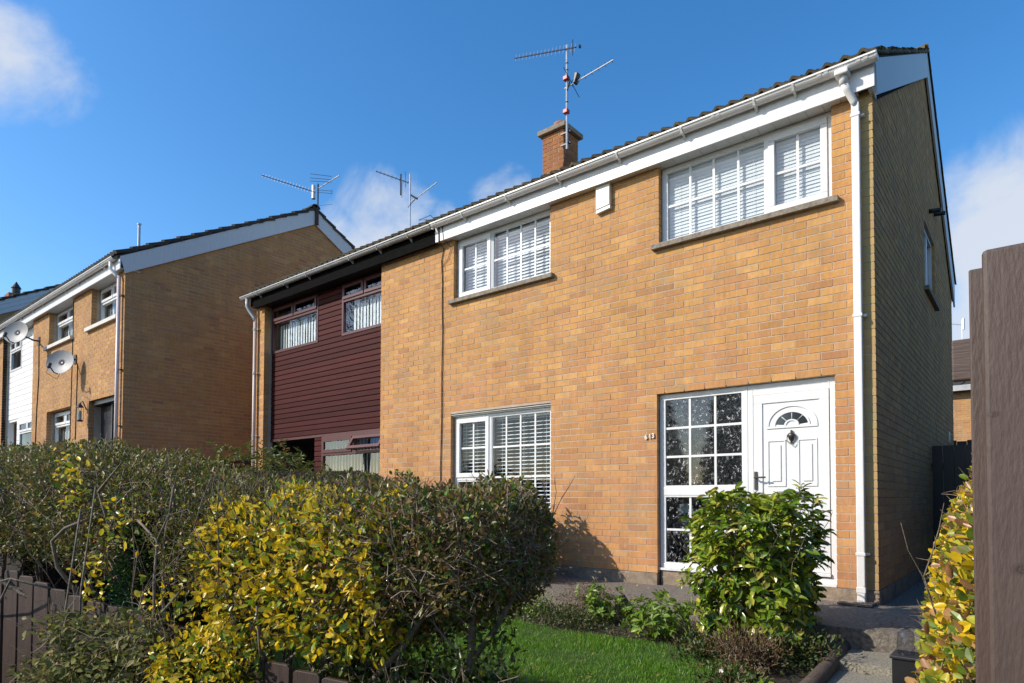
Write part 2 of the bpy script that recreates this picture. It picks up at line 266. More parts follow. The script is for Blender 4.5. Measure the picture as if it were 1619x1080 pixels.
# ------------------------------------------------------------------ builders
class MB:
    def __init__(s): s.v = []; s.f = []
    def quad(s, *p):
        i = len(s.v); s.v += [tuple(q) for q in p]; s.f.append(tuple(range(i, i + len(p)))); return s
    def box(s, x0, x1, y0, y1, z0, z1):
        i = len(s.v)
        if x0 > x1: x0, x1 = x1, x0
        if y0 > y1: y0, y1 = y1, y0
        if z0 > z1: z0, z1 = z1, z0
        s.v += [(x0, y0, z0), (x1, y0, z0), (x1, y1, z0), (x0, y1, z0), (x0, y0, z1), (x1, y0, z1), (x1, y1, z1), (x0, y1, z1)]
        s.f += [tuple(i + k for k in q) for q in ((0, 3, 2, 1), (4, 5, 6, 7), (0, 1, 5, 4), (1, 2, 6, 5), (2, 3, 7, 6), (3, 0, 4, 7))]
        return s
    def prism(s, prof, a0, a1, axis='x'):
        """prof: list of 2D points; swept along axis"""
        i = len(s.v); n = len(prof)
        for a in (a0, a1):
            for p in prof:
                s.v.append({'x': (a, p[0], p[1]), 'y': (p[0], a, p[1]), 'z': (p[0], p[1], a)}[axis])
        for k in range(n):
            j = (k + 1) % n; s.f.append((i + k, i + j, i + n + j, i + n + k))
        s.f.append(tuple(i + k for k in reversed(range(n)))); s.f.append(tuple(i + n + k for k in range(n)))
        return s
    def tube(s, pts, r, n=8, cap=True, r2=None):
        pts = [Vector(p) for p in pts]; m = len(pts); base = len(s.v); up = None
        for k, p in enumerate(pts):
            d = (pts[min(k + 1, m - 1)] - pts[max(k - 1, 0)]).normalized()
            if up is None: up = d.orthogonal().normalized()
            up = (up - d * up.dot(d)).normalized(); sd_ = d.cross(up)
            rr = r if r2 is None else r + (r2 - r) * k / (m - 1)
            for j in range(n):
                a = 2 * math.pi * j / n; s.v.append(tuple(p + up * math.cos(a) * rr + sd_ * math.sin(a) * rr))
        for k in range(m - 1):
            for j in range(n):
                a = base + k * n + j; b = base + k * n + (j + 1) % n
                s.f.append((a, b, b + n, a + n))
        if cap:
            s.f.append(tuple(base + j for j in reversed(range(n)))); s.f.append(tuple(base + (m - 1) * n + j for j in range(n)))
        return s
    def lathe(s, c, prof, n=24):
        """prof: (r, z) list about a vertical axis through c"""
        base = len(s.v); m = len(prof)
        for r_, z in prof:
            for j in range(n):
                a = 2 * math.pi * j / n; s.v.append((c[0] + r_ * math.cos(a), c[1] + r_ * math.sin(a), c[2] + z))
        for k in range(m - 1):
            for j in range(n):
                a = base + k * n + j; b = base + k * n + (j + 1) % n; s.f.append((a, b, b + n, a + n))
        return s
    def build(s, name, m, parent=None, kind=None, smooth=False, bevel=0, tagd=None):
        me = bpy.data.meshes.new(name)
        off = root_loc(parent)
        v = [(p[0] - off[0], p[1] - off[1], p[2] - off[2]) for p in s.v]
        me.from_pydata(v, [], s.f); me.materials.append(m)
        if smooth:
            for p in me.polygons: p.use_smooth = True
        o = bpy.data.objects.new(name, me); col.objects.link(o)
        if parent is not None: o.parent = parent
        if kind: o['kind'] = kind
        if bevel:
            md = o.modifiers.new('bevel', 'BEVEL'); md.width = bevel; md.segments = 2; md.limit_method = 'ANGLE'
        if tagd: tag(o, *tagd)
        return o
def root_loc(p):
    off = Vector((0, 0, 0))
    while p is not None: off = off + Vector(p.location); p = p.parent
    return off
def tag(o, label, cat, group=None, kind=None):
    o['label'] = label; o['category'] = cat
    if group: o['group'] = group
    if kind: o['kind'] = kind
    return o
def thing(name, label, cat, loc, group=None):
    o = bpy.data.objects.new(name, None); col.objects.link(o); o.location = loc; o.empty_display_size = .1
    return tag(o, label, cat, group)
def box(name, m, parent, *b, bevel=0, kind=None, tagd=None): return MB().box(*b).build(name, m, parent, kind, bevel=bevel, tagd=tagd)
def struct(o): o['kind'] = 'structure'; return o

# ------------------------------------------------------------------ brickwork
CW, BL = .075, .225
def runs(a, b, holes):
    segs = [(a, b)]
    for h0, h1 in holes:
        ns_ = []
        for s0, s1 in segs:
            if h1 <= s0 or h0 >= s1: ns_.append((s0, s1)); continue
            if h0 > s0: ns_.append((s0, h0))
            if h1 < s1: ns_.append((h1, s1))
        segs = ns_
    return [s for s in segs if s[1] - s[0] > .03]
_bm = {}
def brick_mesh(length, depth, h, axis, m):
    k = (round(length, 3), depth, h, axis, m.name)
    if k not in _bm:
        mb = MB(); l2 = k[0] / 2
        if axis == 'x': mb.box(-l2, l2, 0, depth, -h / 2, h / 2)
        else: mb.box(-depth, 0, -l2, l2, -h / 2, h / 2)
        me = bpy.data.meshes.new('brick'); me.from_pydata(mb.v, [], mb.f); me.materials.append(m); _bm[k] = me
    return _bm[k]
def collect_bricks(axis, plane, a, b, z0, z1, holes, lim=None, phase0=0, depth=.1, corner=None):
    """bricks as (centre along, centre z, length, axis, plane, depth); axis 'x' faces -y, axis 'y' faces +x"""
    res = []
    k0 = round(z0 / CW); nk = int(round((z1 - z0) / CW))
    for k in range(nk):
        zc = z0 + (k + .5) * CW
        par = (k + k0) % 2
        aa, bb = a, b
        if corner == 'front' and par: bb = b - 0.0
        if axis == 'y' and par == 0: aa = a + .1125
        hs = [(h[0], h[1]) for h in holes if h[2] < zc < h[3]]
        if lim:
            lo, hi = lim(zc + CW * .4)
            if hi <= lo: continue
            aa = max(aa, lo); bb = min(bb, hi)
        off = (BL / 2 if par else 0) + phase0
        for s0, s1 in runs(aa, bb, hs):
            # joints on a grid counted from b
            g = b - off
            j = math.floor((s0 - g) / BL) + 1
            cuts = [s0]
            x = g + j * BL
            while x < s1 - .001:
                if x - cuts[-1] > .035: cuts.append(x)
                x += BL
            if s1 - cuts[-1] < .04 and len(cuts) > 1: cuts.pop()
            cuts.append(s1)
            for c0, c1 in zip(cuts, cuts[1:]):
                e0 = .005 if c0 > s0 + 1e-4 else 0.0; e1 = .005 if c1 < s1 - 1e-4 else 0.0
                res.append(((c0 + e0 + c1 - e1) / 2, zc, c1 - c0 - e0 - e1, axis, plane, depth))
    return res
def lay_bricks(res, house, m, n_single=300, rough=.0016):
    rng = random.Random(3)
    def dist(b):
        p = Vector((b[0], b[4], b[1])) if b[3] == 'x' else Vector((b[4], b[0], b[1]))
        d = p - CAM; n_ = Vector((0, -1, 0)) if b[3] == 'x' else Vector((1, 0, 0))
        return d.length / max(.05, abs(n_.dot(d.normalized()))) ** .5
    res = sorted(res, key=dist)
    off = root_loc(house)
    for c, z, ln, ax, pl, dp in res[:n_single]:
        o = bpy.data.objects.new('brick', brick_mesh(ln, dp, CW - .0105, ax, m)); col.objects.link(o); o.parent = house
        j = rng.uniform(-rough, rough * .6); t = rng.uniform(-.0012, .0012)
        o.location = Vector((c, pl + j, z + t) if ax == 'x' else (pl - j, c, z + t)) - off
        o.rotation_euler = (rng.uniform(-.01, .01), rng.uniform(-.004, .004), rng.uniform(-.004, .004))
    if len(res) > n_single:
        mb = MB(); h = (CW - .0105) / 2
        for c, z, ln, ax, pl, dp in res[n_single:]:
            j = rng.uniform(-rough, rough * .6); z = z + rng.uniform(-.001, .001)
            if ax == 'x': mb.box(c - ln / 2, c + ln / 2, pl + j, pl + dp, z - h, z + h)
            else: mb.box(pl - dp, pl - j, c - ln / 2, c + ln / 2, z - h, z + h)
        mb.build('brickwork', m, house, kind='stuff')
def core_wall(house, m, axis, plane, a, b, z0, z1, holes, t0=.003, t1=.26, name='wall'):
    """mortar body behind the brick faces, with the openings left out"""
    xs = sorted({a, b} | {min(max(h[i] + (-.004 if i == 0 else .004), a), b) for h in holes for i in (0, 1)})
    mb = MB()
    for x0, x1 in zip(xs, xs[1:]):
        if x1 - x0 < 1e-6: continue
        xc = (x0 + x1) / 2
        zz = runs(z0, z1, [(h[2], h[3]) for h in holes if h[0] - .004 < xc < h[1] + .004])
        for s0, s1 in zz:
            if axis == 'x': mb.box(x0, x1, plane + t0, plane + t1, s0, s1)
            else: mb.box(plane - t1, plane - t0, x0, x1, s0, s1)
    return mb.build(name, m, house)

# ------------------------------------------------------------------ windows
def frame_rect(mb, x0, x1, z0, z1, y, w_, d):
    mb.box(x0, x1, y, y + d, z1 - w_, z1); mb.box(x0, x1, y, y + d, z0, z0 + w_)
    mb.box(x0, x0 + w_, y, y + d, z0 + w_, z1 - w_); mb.box(x1 - w_, x1, y, y + d, z0 + w_, z1 - w_)
def window(house, name, x0, x1, z0, z1, y, lights, m=UPVC, glass=GLASS, fw=.045, label=None, depth=.07):
    """lights: (x0,x1,z0,z1, kind, nx, nz) ; kind 'fixed' or 'sash'"""
    mb = MB(); frame_rect(mb, x0, x1, z0, z1, y, fw, depth)
    win = mb.build(name, m, house, bevel=.004)
    if label: win['label'] = label
    for (a, b, c, d, kind, nx, nz) in lights:
        gy = y + .02
        if kind == 'sash':
            s = MB(); frame_rect(s, a, b, c, d, y - .016, .062, .045); s.build('sash', m, win, bevel=.005)
            a2, b2, c2, d2 = a + .062, b - .062, c + .062, d - .062
        else:
            s = MB(); frame_rect(s, a, b, c, d, y + .004, .018, .03); s.build('bead', m, win)
            a2, b2, c2, d2 = a + .018, b - .018, c + .018, d - .018
        s = MB(); s.quad((a2 - .004, gy, c2 - .004), (b2 + .004, gy, c2 - .004), (b2 + .004, gy, d2 + .004), (a2 - .004, gy, d2 + .004)); s.build('pane', glass, win)
        for i in range(1, nx):
            x = a2 + (b2 - a2) * i / nx; box('glazing_bar', m, win, x - .012, x + .012, gy - .006, gy + .004, c2, d2)
        for i in range(1, nz):
            z = c2 + (d2 - c2) * i / nz
            mb = MB(); w2 = (b2 - a2) / nx
            for k in range(nx): mb.box(a2 + k * w2 + (.012 if k else 0), a2 + (k + 1) * w2 - (.012 if k < nx - 1 else 0), gy - .006, gy + .004, z - .012, z + .012)
            mb.build('glazing_bar', m, win)
    return win
_slat = {}
def venetian(win, x0, x1, z0, z1, y, step=.043, tilt=-57, m=BLIND):
    k = (round(x1 - x0, 3), tilt)
    if k not in _slat:
        mb = MB(); l = (x1 - x0) / 2; t = R(tilt); w2 = .024; pr = []
        for s in (-1, -.4, .4, 1): pr.append((s * w2 * math.cos(t), -s * w2 * math.sin(t) + (.003 if abs(s) < 1 else 0)))
        prof = pr + [(p[0], p[1] - .0012) for p in reversed(pr)]
        mb.prism([(p[0], p[1]) for p in prof], -l, l)
        me = bpy.data.meshes.new('blind_slat'); me.from_pydata(mb.v, [], mb.f); me.materials.append(m); _slat[k] = me
    off = root_loc(win); z = z1
    rng = random.Random(5)
    while z > z0:
        o = bpy.data.objects.new('blind_slat', _slat[k]); col.objects.link(o); o.parent = win
        o.location = Vector(((x0 + x1) / 2, y, z)) - off; o.rotation_euler = (rng.uniform(-.05, .05), rng.uniform(-.0015, .0015), 0)
        z -= step
    mb = MB()
    for f in (.12, .5, .88):
        x = x0 + (x1 - x0) * f
        mb.box(x - .001, x + .001, y - .026, y - .024, z0, z1 + .02)
    mb.box(x0, x1, y - .025, y + .025, z1 + .02, z1 + .055)
    mb.build('blind_cord', m, win)
def vertical_blind(win, x0, x1, z0, z1, y, step=.085, m=VBLIND, ang=25):
    off = root_loc(win); a = R(ang); rng = random.Random(9)
    mb = MB(); w2 = .042; mb.box(-w2, w2, -.0008, .0008, z0, z1)
    me = bpy.data.meshes.new('blind_vane'); me.from_pydata(mb.v, [], mb.f); me.materials.append(m)
    x = x0
    while x < x1:
        o = bpy.data.objects.new('blind_vane', me); col.objects.link(o); o.parent = win
        o.location = Vector((x, y, 0)) - off; o.rotation_euler = (0, 0, a + rng.uniform(-.1, .1)); x += step
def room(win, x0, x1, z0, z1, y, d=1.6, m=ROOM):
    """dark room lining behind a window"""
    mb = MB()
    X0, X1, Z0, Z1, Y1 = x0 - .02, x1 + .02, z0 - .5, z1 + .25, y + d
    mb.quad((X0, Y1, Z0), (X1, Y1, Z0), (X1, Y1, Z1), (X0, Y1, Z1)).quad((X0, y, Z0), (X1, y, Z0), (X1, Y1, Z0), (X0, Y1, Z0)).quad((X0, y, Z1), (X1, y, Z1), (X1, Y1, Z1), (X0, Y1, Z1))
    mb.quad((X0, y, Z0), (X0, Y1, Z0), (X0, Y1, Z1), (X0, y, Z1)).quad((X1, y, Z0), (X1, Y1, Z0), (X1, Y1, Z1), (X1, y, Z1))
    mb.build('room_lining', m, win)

# ------------------------------------------------------------------ roof tiles
def tile_mesh(m, w_=.30, ln=.40, amp=.026, rolls=2, thick=.022):
    mb = MB(); nx = 8 * rolls
    def h(i):
        ph = (i / nx * rolls) % 1
        return amp * max(0, math.sin(math.pi * min(1, ph / .55))) if ph < .55 else 0
    top = []; bot = []
    for s_, yy in ((0, 0), (1, ln)):
        for i in range(nx + 1):
            top.append((i / nx * w_, yy, h(i) + .004)); bot.append((i / nx * w_, yy, h(i) - thick))
    mb.v = top + bot; n = nx + 1; o = 2 * n
    for i in range(nx):
        mb.f.append((i, i + 1, n + i + 1, n + i)); mb.f.append((o + i, o + n + i, o + n + i + 1, o + i + 1)); mb.f.append((i, o + i, o + i + 1, i + 1)); mb.f.append((n + i, n + i + 1, o + n + i + 1, o + n + i))
    mb.f.append((0, n, o + n, o)); mb.f.append((nx, o + nx, o + n + nx, n + nx))
    me = bpy.data.meshes.new('roof_tile'); me.from_pydata(mb.v, [], mb.f); me.materials.append(m)
    return me
def roof_slope(roof, x0, x1, ya, za, yb, zb, m, single, flip=False, jit=.004):
    """tiles climb from eaves (ya,za) to ridge (yb,zb)"""
    me = tile_mesh(m, amp=.026 if m is TILE_D else .033, thick=.055 if m is TILE_D else .024); dy, dz = yb - ya, zb - za; ln = math.hypot(dy, dz); ang = math.atan2(dz, abs(dy))
    nrow = max(2, round(ln / .33)); pitch = ln / nrow; ncol = max(1, round((x1 - x0) / .30)); wx = (x1 - x0) / ncol
    rest_v = []; rest_f = []; off = root_loc(roof); rng = random.Random(11)
    vv = np.array([v.co[:] for v in me.vertices]); ff = [tuple(p.vertices) for p in me.polygons]
    for r_ in range(nrow):
        for c in range(ncol):
            t = r_ * pitch / ln
            lift = .055 if m is TILE_D else .024
            loc = Vector((x0 + c * wx, ya + dy * t, za + dz * t + lift)) + Vector((0, 0, rng.uniform(-jit, jit)))
            tilt = ang - (.10 if m is TILE_D else .055) + rng.uniform(-.012, .012)
            rot = Matrix.Rotation(tilt, 4, 'X')
            if flip: rot = Matrix.Translation((wx, 0, 0)) @ Matrix.Rotation(math.pi, 4, 'Z') @ rot
            mtx = Matrix.Translation(loc - off) @ rot @ Matrix.Diagonal((wx / .30, 1, 1, 1))
            if single(r_, c, nrow, ncol):
                o = bpy.data.objects.new('tile', me); col.objects.link(o); o.parent = roof; o.matrix_local = mtx
            else:
                i = len(rest_v); A = np.array(mtx)
                pts = vv @ A[:3, :3].T + A[:3, 3]
                rest_v += pts.tolist(); rest_f += [tuple(i + k for k in f) for f in ff]
    if rest_v:
        me2 = bpy.data.meshes.new('tiling'); me2.from_pydata(rest_v, [], rest_f); me2.materials.append(m)
        o = bpy.data.objects.new('tiling', me2); col.objects.link(o); o.parent = roof; o['kind'] = 'stuff'

def ridge(roof, x0, x1, y, z, m):
    n = max(1, round((x1 - x0) / .45)); l = (x1 - x0) / n; off = root_loc(roof)
    for k in range(n):
        mb = MB(); a0 = x0 + k * l; pr = []
        for j in range(9):
            a = math.pi * j / 8; pr.append((y + .12 * math.cos(a), z + .02 + .09 * math.sin(a)))
        for j in range(8, -1, -1):
            a = math.pi * j / 8; pr.append((y + .10 * math.cos(a), z + .02 + .072 * math.sin(a)))
        mb.prism(pr, a0 + .004, a0 + l - .004); mb.build('ridge_tile', m, roof)

def gutter(house, x0, x1, yc, zr, m, r=.056, joints=(), brackets=(), fasciay=None, lab=None):
    pr = [(yc + r * math.cos(a), zr - r * math.sin(a)) for a in [math.pi * (1 - j / 10) for j in range(11)]]
    pr2 = [(yc + (r - .004) * math.cos(a), zr - (r - .004) * math.sin(a)) for a in [math.pi * j / 10 for j in range(11)]]
    mb = MB(); mb.prism(pr + pr2, x0, x1)
    mb.box(x0, x1, yc - r - .008, yc - r + .002, zr - .012, zr + .004)
    g = mb.build('gutter', m, house)
    if lab: g['label'] = lab
    for j in joints:
        mb = MB(); R2 = r + .006
        pr = [(yc + R2 * math.cos(a), zr + .005 - R2 * math.sin(a)) for a in [math.pi * (1 - k / 10) for k in range(11)]]
        pr2 = [(yc + (r - .002) * math.cos(a), zr + .005 - (r - .002) * math.sin(a)) for a in [math.pi * k / 10 for k in range(11)]]
        mb.prism(pr + pr2, j - .045, j - .012); mb.prism(pr + pr2, j + .012, j + .045); mb.build('gutter_union', m, g)
    for b_ in brackets:
        mb = MB(); R2 = r + .003
        mb.prism([(yc - R2, zr + .006), (yc - R2, zr - .02), (yc - .03, zr - r - .008), (yc + .02, zr - r - .012), (fasciay, zr - r - .045), (fasciay, zr - .01), (yc + r + .002, zr - .005), (yc + .045, zr - r * .75), (yc, zr - r - .002), (yc - .045, zr - r * .75), (yc - r - .0015, zr)], b_ - .011, b_ + .011)
        mb.build('gutter_bracket', m, g)
    return g
def end_cap(g, x, yc, zr, m, r=.056):
    pr = [(yc + (r + .003) * math.cos(a), zr + .004 - (r + .003) * math.sin(a)) for a in [math.pi * (1 - j / 10) for j in range(11)]]
    MB().prism(pr, x - .006, x + .006).build('gutter_end_cap', m, g)
def cable(house, pts, r=.006, name='cable', m=RUBBER): return MB().tube(pts, r, 6).build(name, m, house)

exec_later = []
# ================================================================== GROUND
def sheet(name, m, pts): return struct(MB().quad(*pts).build(name, m))
# a closed terrain: lawn level near the houses, sloping to the street and up to the left
def terr(x, y):
    z = -.30 - .10 * max(0, min(1, (-1.2 - y) / 1.5)) - .12 * max(0, min(1, (-2.7 - y) / 1.6)) - .28 * max(0, min(1, (-4.6 - y) / .7))
    if y > -.8: z = -.30
    rise = .085 * max(0, -x - 6.2) if y > -4.8 else .10 * max(0, -x + 1.0)
    return z + min(rise, 2.6)
xs = sorted(set([-400, -150, -80, -50, -35] + [round(-30 + i * .6, 2) for i in range(0, 72)] + [14, 20, 40, 100, 400]))
ys = sorted(set([-300, -100, -40, -20, -14, -10] + [round(-9 + i * .3, 2) for i in range(0, 34)] + [2, 4, 8, 14, 22, 40, 100, 500]))
V = [(x, y, terr(x, y)) for y in ys for x in xs]; nX = len(xs)
F = [(j * nX + i, j * nX + i + 1, (j + 1) * nX + i + 1, (j + 1) * nX + i) for j in range(len(ys) - 1) for i in range(nX - 1)]
g_ = MB(); g_.v = V; g_.f = F
o = g_.build('ground', SOIL); struct(o)
# lawn base: curved sheet lying on the ground
def lawn_edge(x):   # y of the lawn's far edge
    return -1.78 - .10 * (x + 2.2) * .8 - .06 * math.sin(x * 2.1) + (-.25 * max(0, x + 1.0))
LX0, LX1, LY0 = -5.2, -.35, -4.55
lv = []; lf = []; nx_ = 40; ny_ = 26
for j in range(ny_ + 1):
    for i in range(nx_ + 1):
        x = LX0 + (LX1 - LX0) * i / nx_; y1 = lawn_edge(x); y = LY0 + (y1 - LY0) * j / ny_
        lv.append((x, y, terr(x, y) + .012))
for j in range(ny_):
    for i in range(nx_): a = j * (nx_ + 1) + i; lf.append((a, a + 1, a + nx_ + 2, a + nx_ + 1))
g_ = MB(); g_.v = lv; g_.f = lf; struct(g_.build('lawn_ground', EARTH))
# street pavement in front of the fence
sheet('pavement', ROAD, [(-30, -12, 2.25), (12, -12, -.76), (12, -5.75, -.76), (-30, -6.9, 2.25)])['kind'] = 'structure'

# concrete slabs before the house
def slab(x0, x1, y0, y1, zt, h, m=CONC, kind='structure', name='paving_slab', dz=0):
    mb = MB(); r_ = random.Random(int(x0 * 100)); n = 6
    e = [r_.uniform(-.012, .012) for _ in range(n + 1)]
    for k in range(n):
        a0 = x0 + (x1 - x0) * k / n; a1 = x0 + (x1 - x0) * (k + 1) / n
        i = len(mb.v)
        mb.v += [(a0, y0 + e[k], zt - h), (a1, y0 + e[k + 1], zt - h), (a1, y1, zt - h), (a0, y1, zt - h), (a0, y0 + e[k] + .006, zt), (a1, y0 + e[k + 1] + .006, zt), (a1, y1, zt), (a0, y1, zt)]
        mb.f += [tuple(i + q for q in f) for f in ((4, 5, 6, 7), (0, 1, 5, 4))]
        if k == 0: mb.f.append((i + 3, i, i + 4, i + 7))
        if k == n - 1: mb.f.append((i + 1, i + 2, i + 6, i + 5))
    o = mb.build(name, m); o['kind'] = kind; return o
slab(-6.7, -3.9, -.80, .02, -.135, .3); slab(-3.89, -2.05, -1.05, .02, -.13, .3); slab(-2.04, -.92, -.86, .02, -.118, .3, name='paving_slab')
slab(-.91, 1.1, -1.28, .02, -.125, .32)
slab(.03, 1.3, -1.72, -1.26, -.27, .25, m=CONC2, name='step')
slab(.02, 1.3, -4.9, -1.71, -.33, .25, m=CONC2, name='garden_path')
slab(.02, 1.25, .02, 9.0, -.14, .2, name='side_path')

# ================================================================== MAIN HOUSE (end of terrace)
H = thing('terraced_house', 'end house of buff orange brick with white framed windows, white door and numbers 613', 'house', (-2.75, 3.6, 0))
OA = (-5.24, -3.56, 3.60, 4.60); OB = (-2.09, -.34, 3.60, 4.60); OC = (-5.28, -3.55, .225, 1.995); OD = (-2.12, -.335, -.2, 1.985)
HOLES = [OA, OB, OC, OD]
YR, ZR, YE, ZE, YB, ZB = 3.70, 6.87, -.17, 4.73, 7.10, 4.60      # ridge, front eaves, back eaves
def under_roof(z, ye=YE, ze=ZE, yr=YR, zr=ZR, yb=YB, zb=ZB, drop=.10, back=6.95):
    z2 = z + drop
    lo = 0.0 if z2 < ze + (zr - ze) * (0 - ye) / (yr - ye) else ye + (z2 - ze) / (zr - ze) * (yr - ye)
    hi = back if z2 < zb + (zr - zb) * (yb - back) / (yb - yr) else yb - (z2 - zb) / (zr - zb) * (yb - yr)
    return lo, hi
SW = (3.45, 4.55, 3.60, 4.50)   # side window on the gable
front = collect_bricks('x', 0, -5.5, 0, 0, 4.5, HOLES)
gable = collect_bricks('y', 0, 0, 6.95, 0, 6.75, [SW], lim=under_roof)
lay_bricks(front + gable, H, BRICK)
core_wall(H, MORTAR, 'x', 0, -5.5, -.0045, 0, 4.47, HOLES)
# gable core as prism
def gable_core(house, x0, x1, ye, ze, yr, zr, yb, zb, y0, y1, zbase, hole, m, name='gable_wall', drop=.06):
    def top(y): return (ze + (zr - ze) * (y - ye) / (yr - ye) if y < yr else zr + (zb - zr) * (y - yr) / (yb - yr)) - drop
    mb = MB(); cuts = sorted({y0, yr, y1} | ({hole[0] - .004, hole[1] + .004} if hole else set()))
    for a, b in zip(cuts, cuts[1:]):
        if hole and hole[0] - .004 <= (a + b) / 2 <= hole[1] + .004:
            mb.box(x0, x1, a, b, zbase, hole[2]); mb.prism([(a, hole[3]), (b, hole[3]), (b, top(b)), (a, top(a))], x0, x1)
        else: mb.prism([(a, zbase), (b, zbase), (b, top(b)), (a, top(a))], x0, x1)
    return mb.build(name, m, house)
gable_core(H, -.26, -.0045, YE, ZE, YR, ZR, YB, ZB, .262, 6.95, 0, SW, MORTAR)
MB().box(-5.5, -.0045, 6.7, 6.94, 0, 4.5).build('back_wall', MORTAR, H)
# plinth
for a, b in ((-5.5, -2.12), (-.335, .006)):
    MB().box(a, b, -.008, .1, -.5, -.004).build('plinth', PLINTH, H, bevel=.006)
MB().box(-.1, .006, .102, 6.95, -.5, -.004).build('plinth', PLINTH, H)
# fascia, soffit and gutter
box('fascia_board', UPVC, H, -5.51, -1.62, -.105, -.085, 4.46, 4.72); box('fascia_board', UPVC, H, -1.617, .035, -.105, -.085, 4.46, 4.72)
box('fascia_joint_cover', UPVC, H, -1.64, -1.60, -.1075, -.105, 4.458, 4.71)
for i in range(37):
    x = -5.5 + i * .15
    if x + .147 < .0: box('soffit_board', SOFFIT, H, x, x + .146, -.084, .072, 4.468, 4.474)
GJ = [-5.43, -2.62, -.42, -.02]
g1 = gutter(H, -5.5, .068, -.165, 4.695, PIPEW, joints=(-5.43, -1.36, -.36, -.04), brackets=(-4.9, -4.12, -3.32, -2.5, -1.73, -.98, -.62), fasciay=-.105)
end_cap(g1, .068, -.165, 4.695, PIPEW)
# downpipe: outlet, swan neck, pipe, clips
mb = MB(); mb.box(-.262, -.148, -.235, -.10, 4.60, 4.652); o_ = mb.build('gutter_outlet', PIPEW, g1, bevel=.012)
DP = MB().tube([(-.2, -.165, 4.66), (-.2, -.165, 4.53)], .036, 14).tube([(-.2, -.165, 4.545), (-.175, -.13, 4.49), (-.135, -.075, 4.40), (-.125, -.058, 4.36)], .033, 14).build('downpipe', PIPEW, H, smooth=True)
MB().box(-.158, -.092, -.085, -.022, -.13, 4.38).build('downpipe_length', PIPEW, DP, bevel=.008)
for z in (4.27, 2.45, .32):
    MB().box(-.164, -.086, -.09, -.018, z - .014, z + .014).box(-.086, -.060, -.04, -.004, z - .012, z + .012).build('pipe_clip', PIPEW, DP, bevel=.003)
MB().box(-.162, -.088, -.089, -.018, -.02, .03).build('pipe_collar', PIPEW, DP, bevel=.004)
mb = MB()
mb.box(-.29, -.02, -.22, -.005, -.118, -.1); mb.build('drain_surround', PLINTH, H)
# barge board on the gable (front slope, back slope, box end)
def barge(house, x0, x1, ye, ze, yr, zr, yb, zb, h, m, drop=.02, boxdepth=None, planks=1):
    for s in range(planks):
        a, b = h * s / planks, h * (s + 1) / planks - (.006 if planks > 1 and s < planks - 1 else 0)
        f0, f1 = ze - drop, zr - drop
        MB().prism([(ye + .02, f0 - a), (yr, f1 - a), (yr, f1 - b), (ye + .02 + (.10 if s == planks - 1 else 0), f0 - b + (.056 if s == planks - 1 else 0))], x0, x1 - .004 * s).build('barge_board', m, house)
        MB().prism([(yr, f1 - a), (yb - .02, zb - drop - a), (yb - .02, zb - drop - b * 1.2), (yr, f1 - b)], x0, x1 - .004 * s - .002).build('barge_board', m, house)
barge(H, .016, .042, -.105, 4.735, YR, ZR, YB, ZB, .335, BARGE)
MB().prism([(-.0835, 4.46), (.10, 4.44), (.10, 4.6), (-.0835, 4.6)], -.02, .016).build('eaves_box', UPVC, H)
mb = MB(); mb.prism([(.1, 4.44), (YR, ZR - .34), (YR, ZR - .30), (.1, 4.49)], .0, .016); mb.prism([(YR, ZR - .34), (YB - .1, ZB - .34), (YB - .1, ZB - .3), (YR, ZR - .3)], .0, .016); mb.build('verge_soffit', BLACKT, H)
# roof
RF = MB().prism([(YE + .03, ZE - .02), (YR, ZR - .02), (YR, ZR - .05), (YE + .06, ZE - .05)], -5.5, .03).prism([(YR, ZR - .02), (YB, ZB - .02), (YB, ZB - .05), (YR, ZR - .05)], -5.5, .03).build('roof', DARK, H)
roof_slope(RF, -5.5, .062, YE, ZE, YR, ZR, TILE, lambda r_, c, nr, nc: r_ == 0 or c >= nc - 1)
roof_slope(RF, -5.5, .062, YB + .05, ZB - .03, YR, ZR, TILE, lambda r_, c, nr, nc: False, flip=True)
ridge(RF, -5.5, .03, YR, ZR - .03, TILE)
# moss lumps along the verge
rng = random.Random(2); mb = MB()
for k in range(150):
    t = rng.random(); y = YE + (YR - YE) * t; z = ZE + (ZR - ZE) * t + .02; x = rng.uniform(.02, .072); s = rng.uniform(.008, .024)
    a = [Vector((rng.uniform(-1, 1), rng.uniform(-1, 1), rng.uniform(-1, 1))).normalized() * s for _ in range(7)]
    i = len(mb.v)
    for q in ((1, 0, 0), (-1, 0, 0), (0, 1, 0), (0, -1, 0), (0, 0, 1), (0, 0, -1)): mb.v.append((x + q[0] * s * rng.uniform(.6, 1.2), y + q[1] * s * 1.6, z + q[2] * s * .9))
    for f in ((0, 2, 4), (2, 1, 4), (1, 3, 4), (3, 0, 4), (2, 0, 5), (1, 2, 5), (3, 1, 5), (0, 3, 5)): mb.f.append(tuple(i + q for q in f))
MOSS = mat('moss', (.055, .055, .02), .95, var=.5, vscale=30); mb.build('moss', MOSS, RF, kind='stuff')

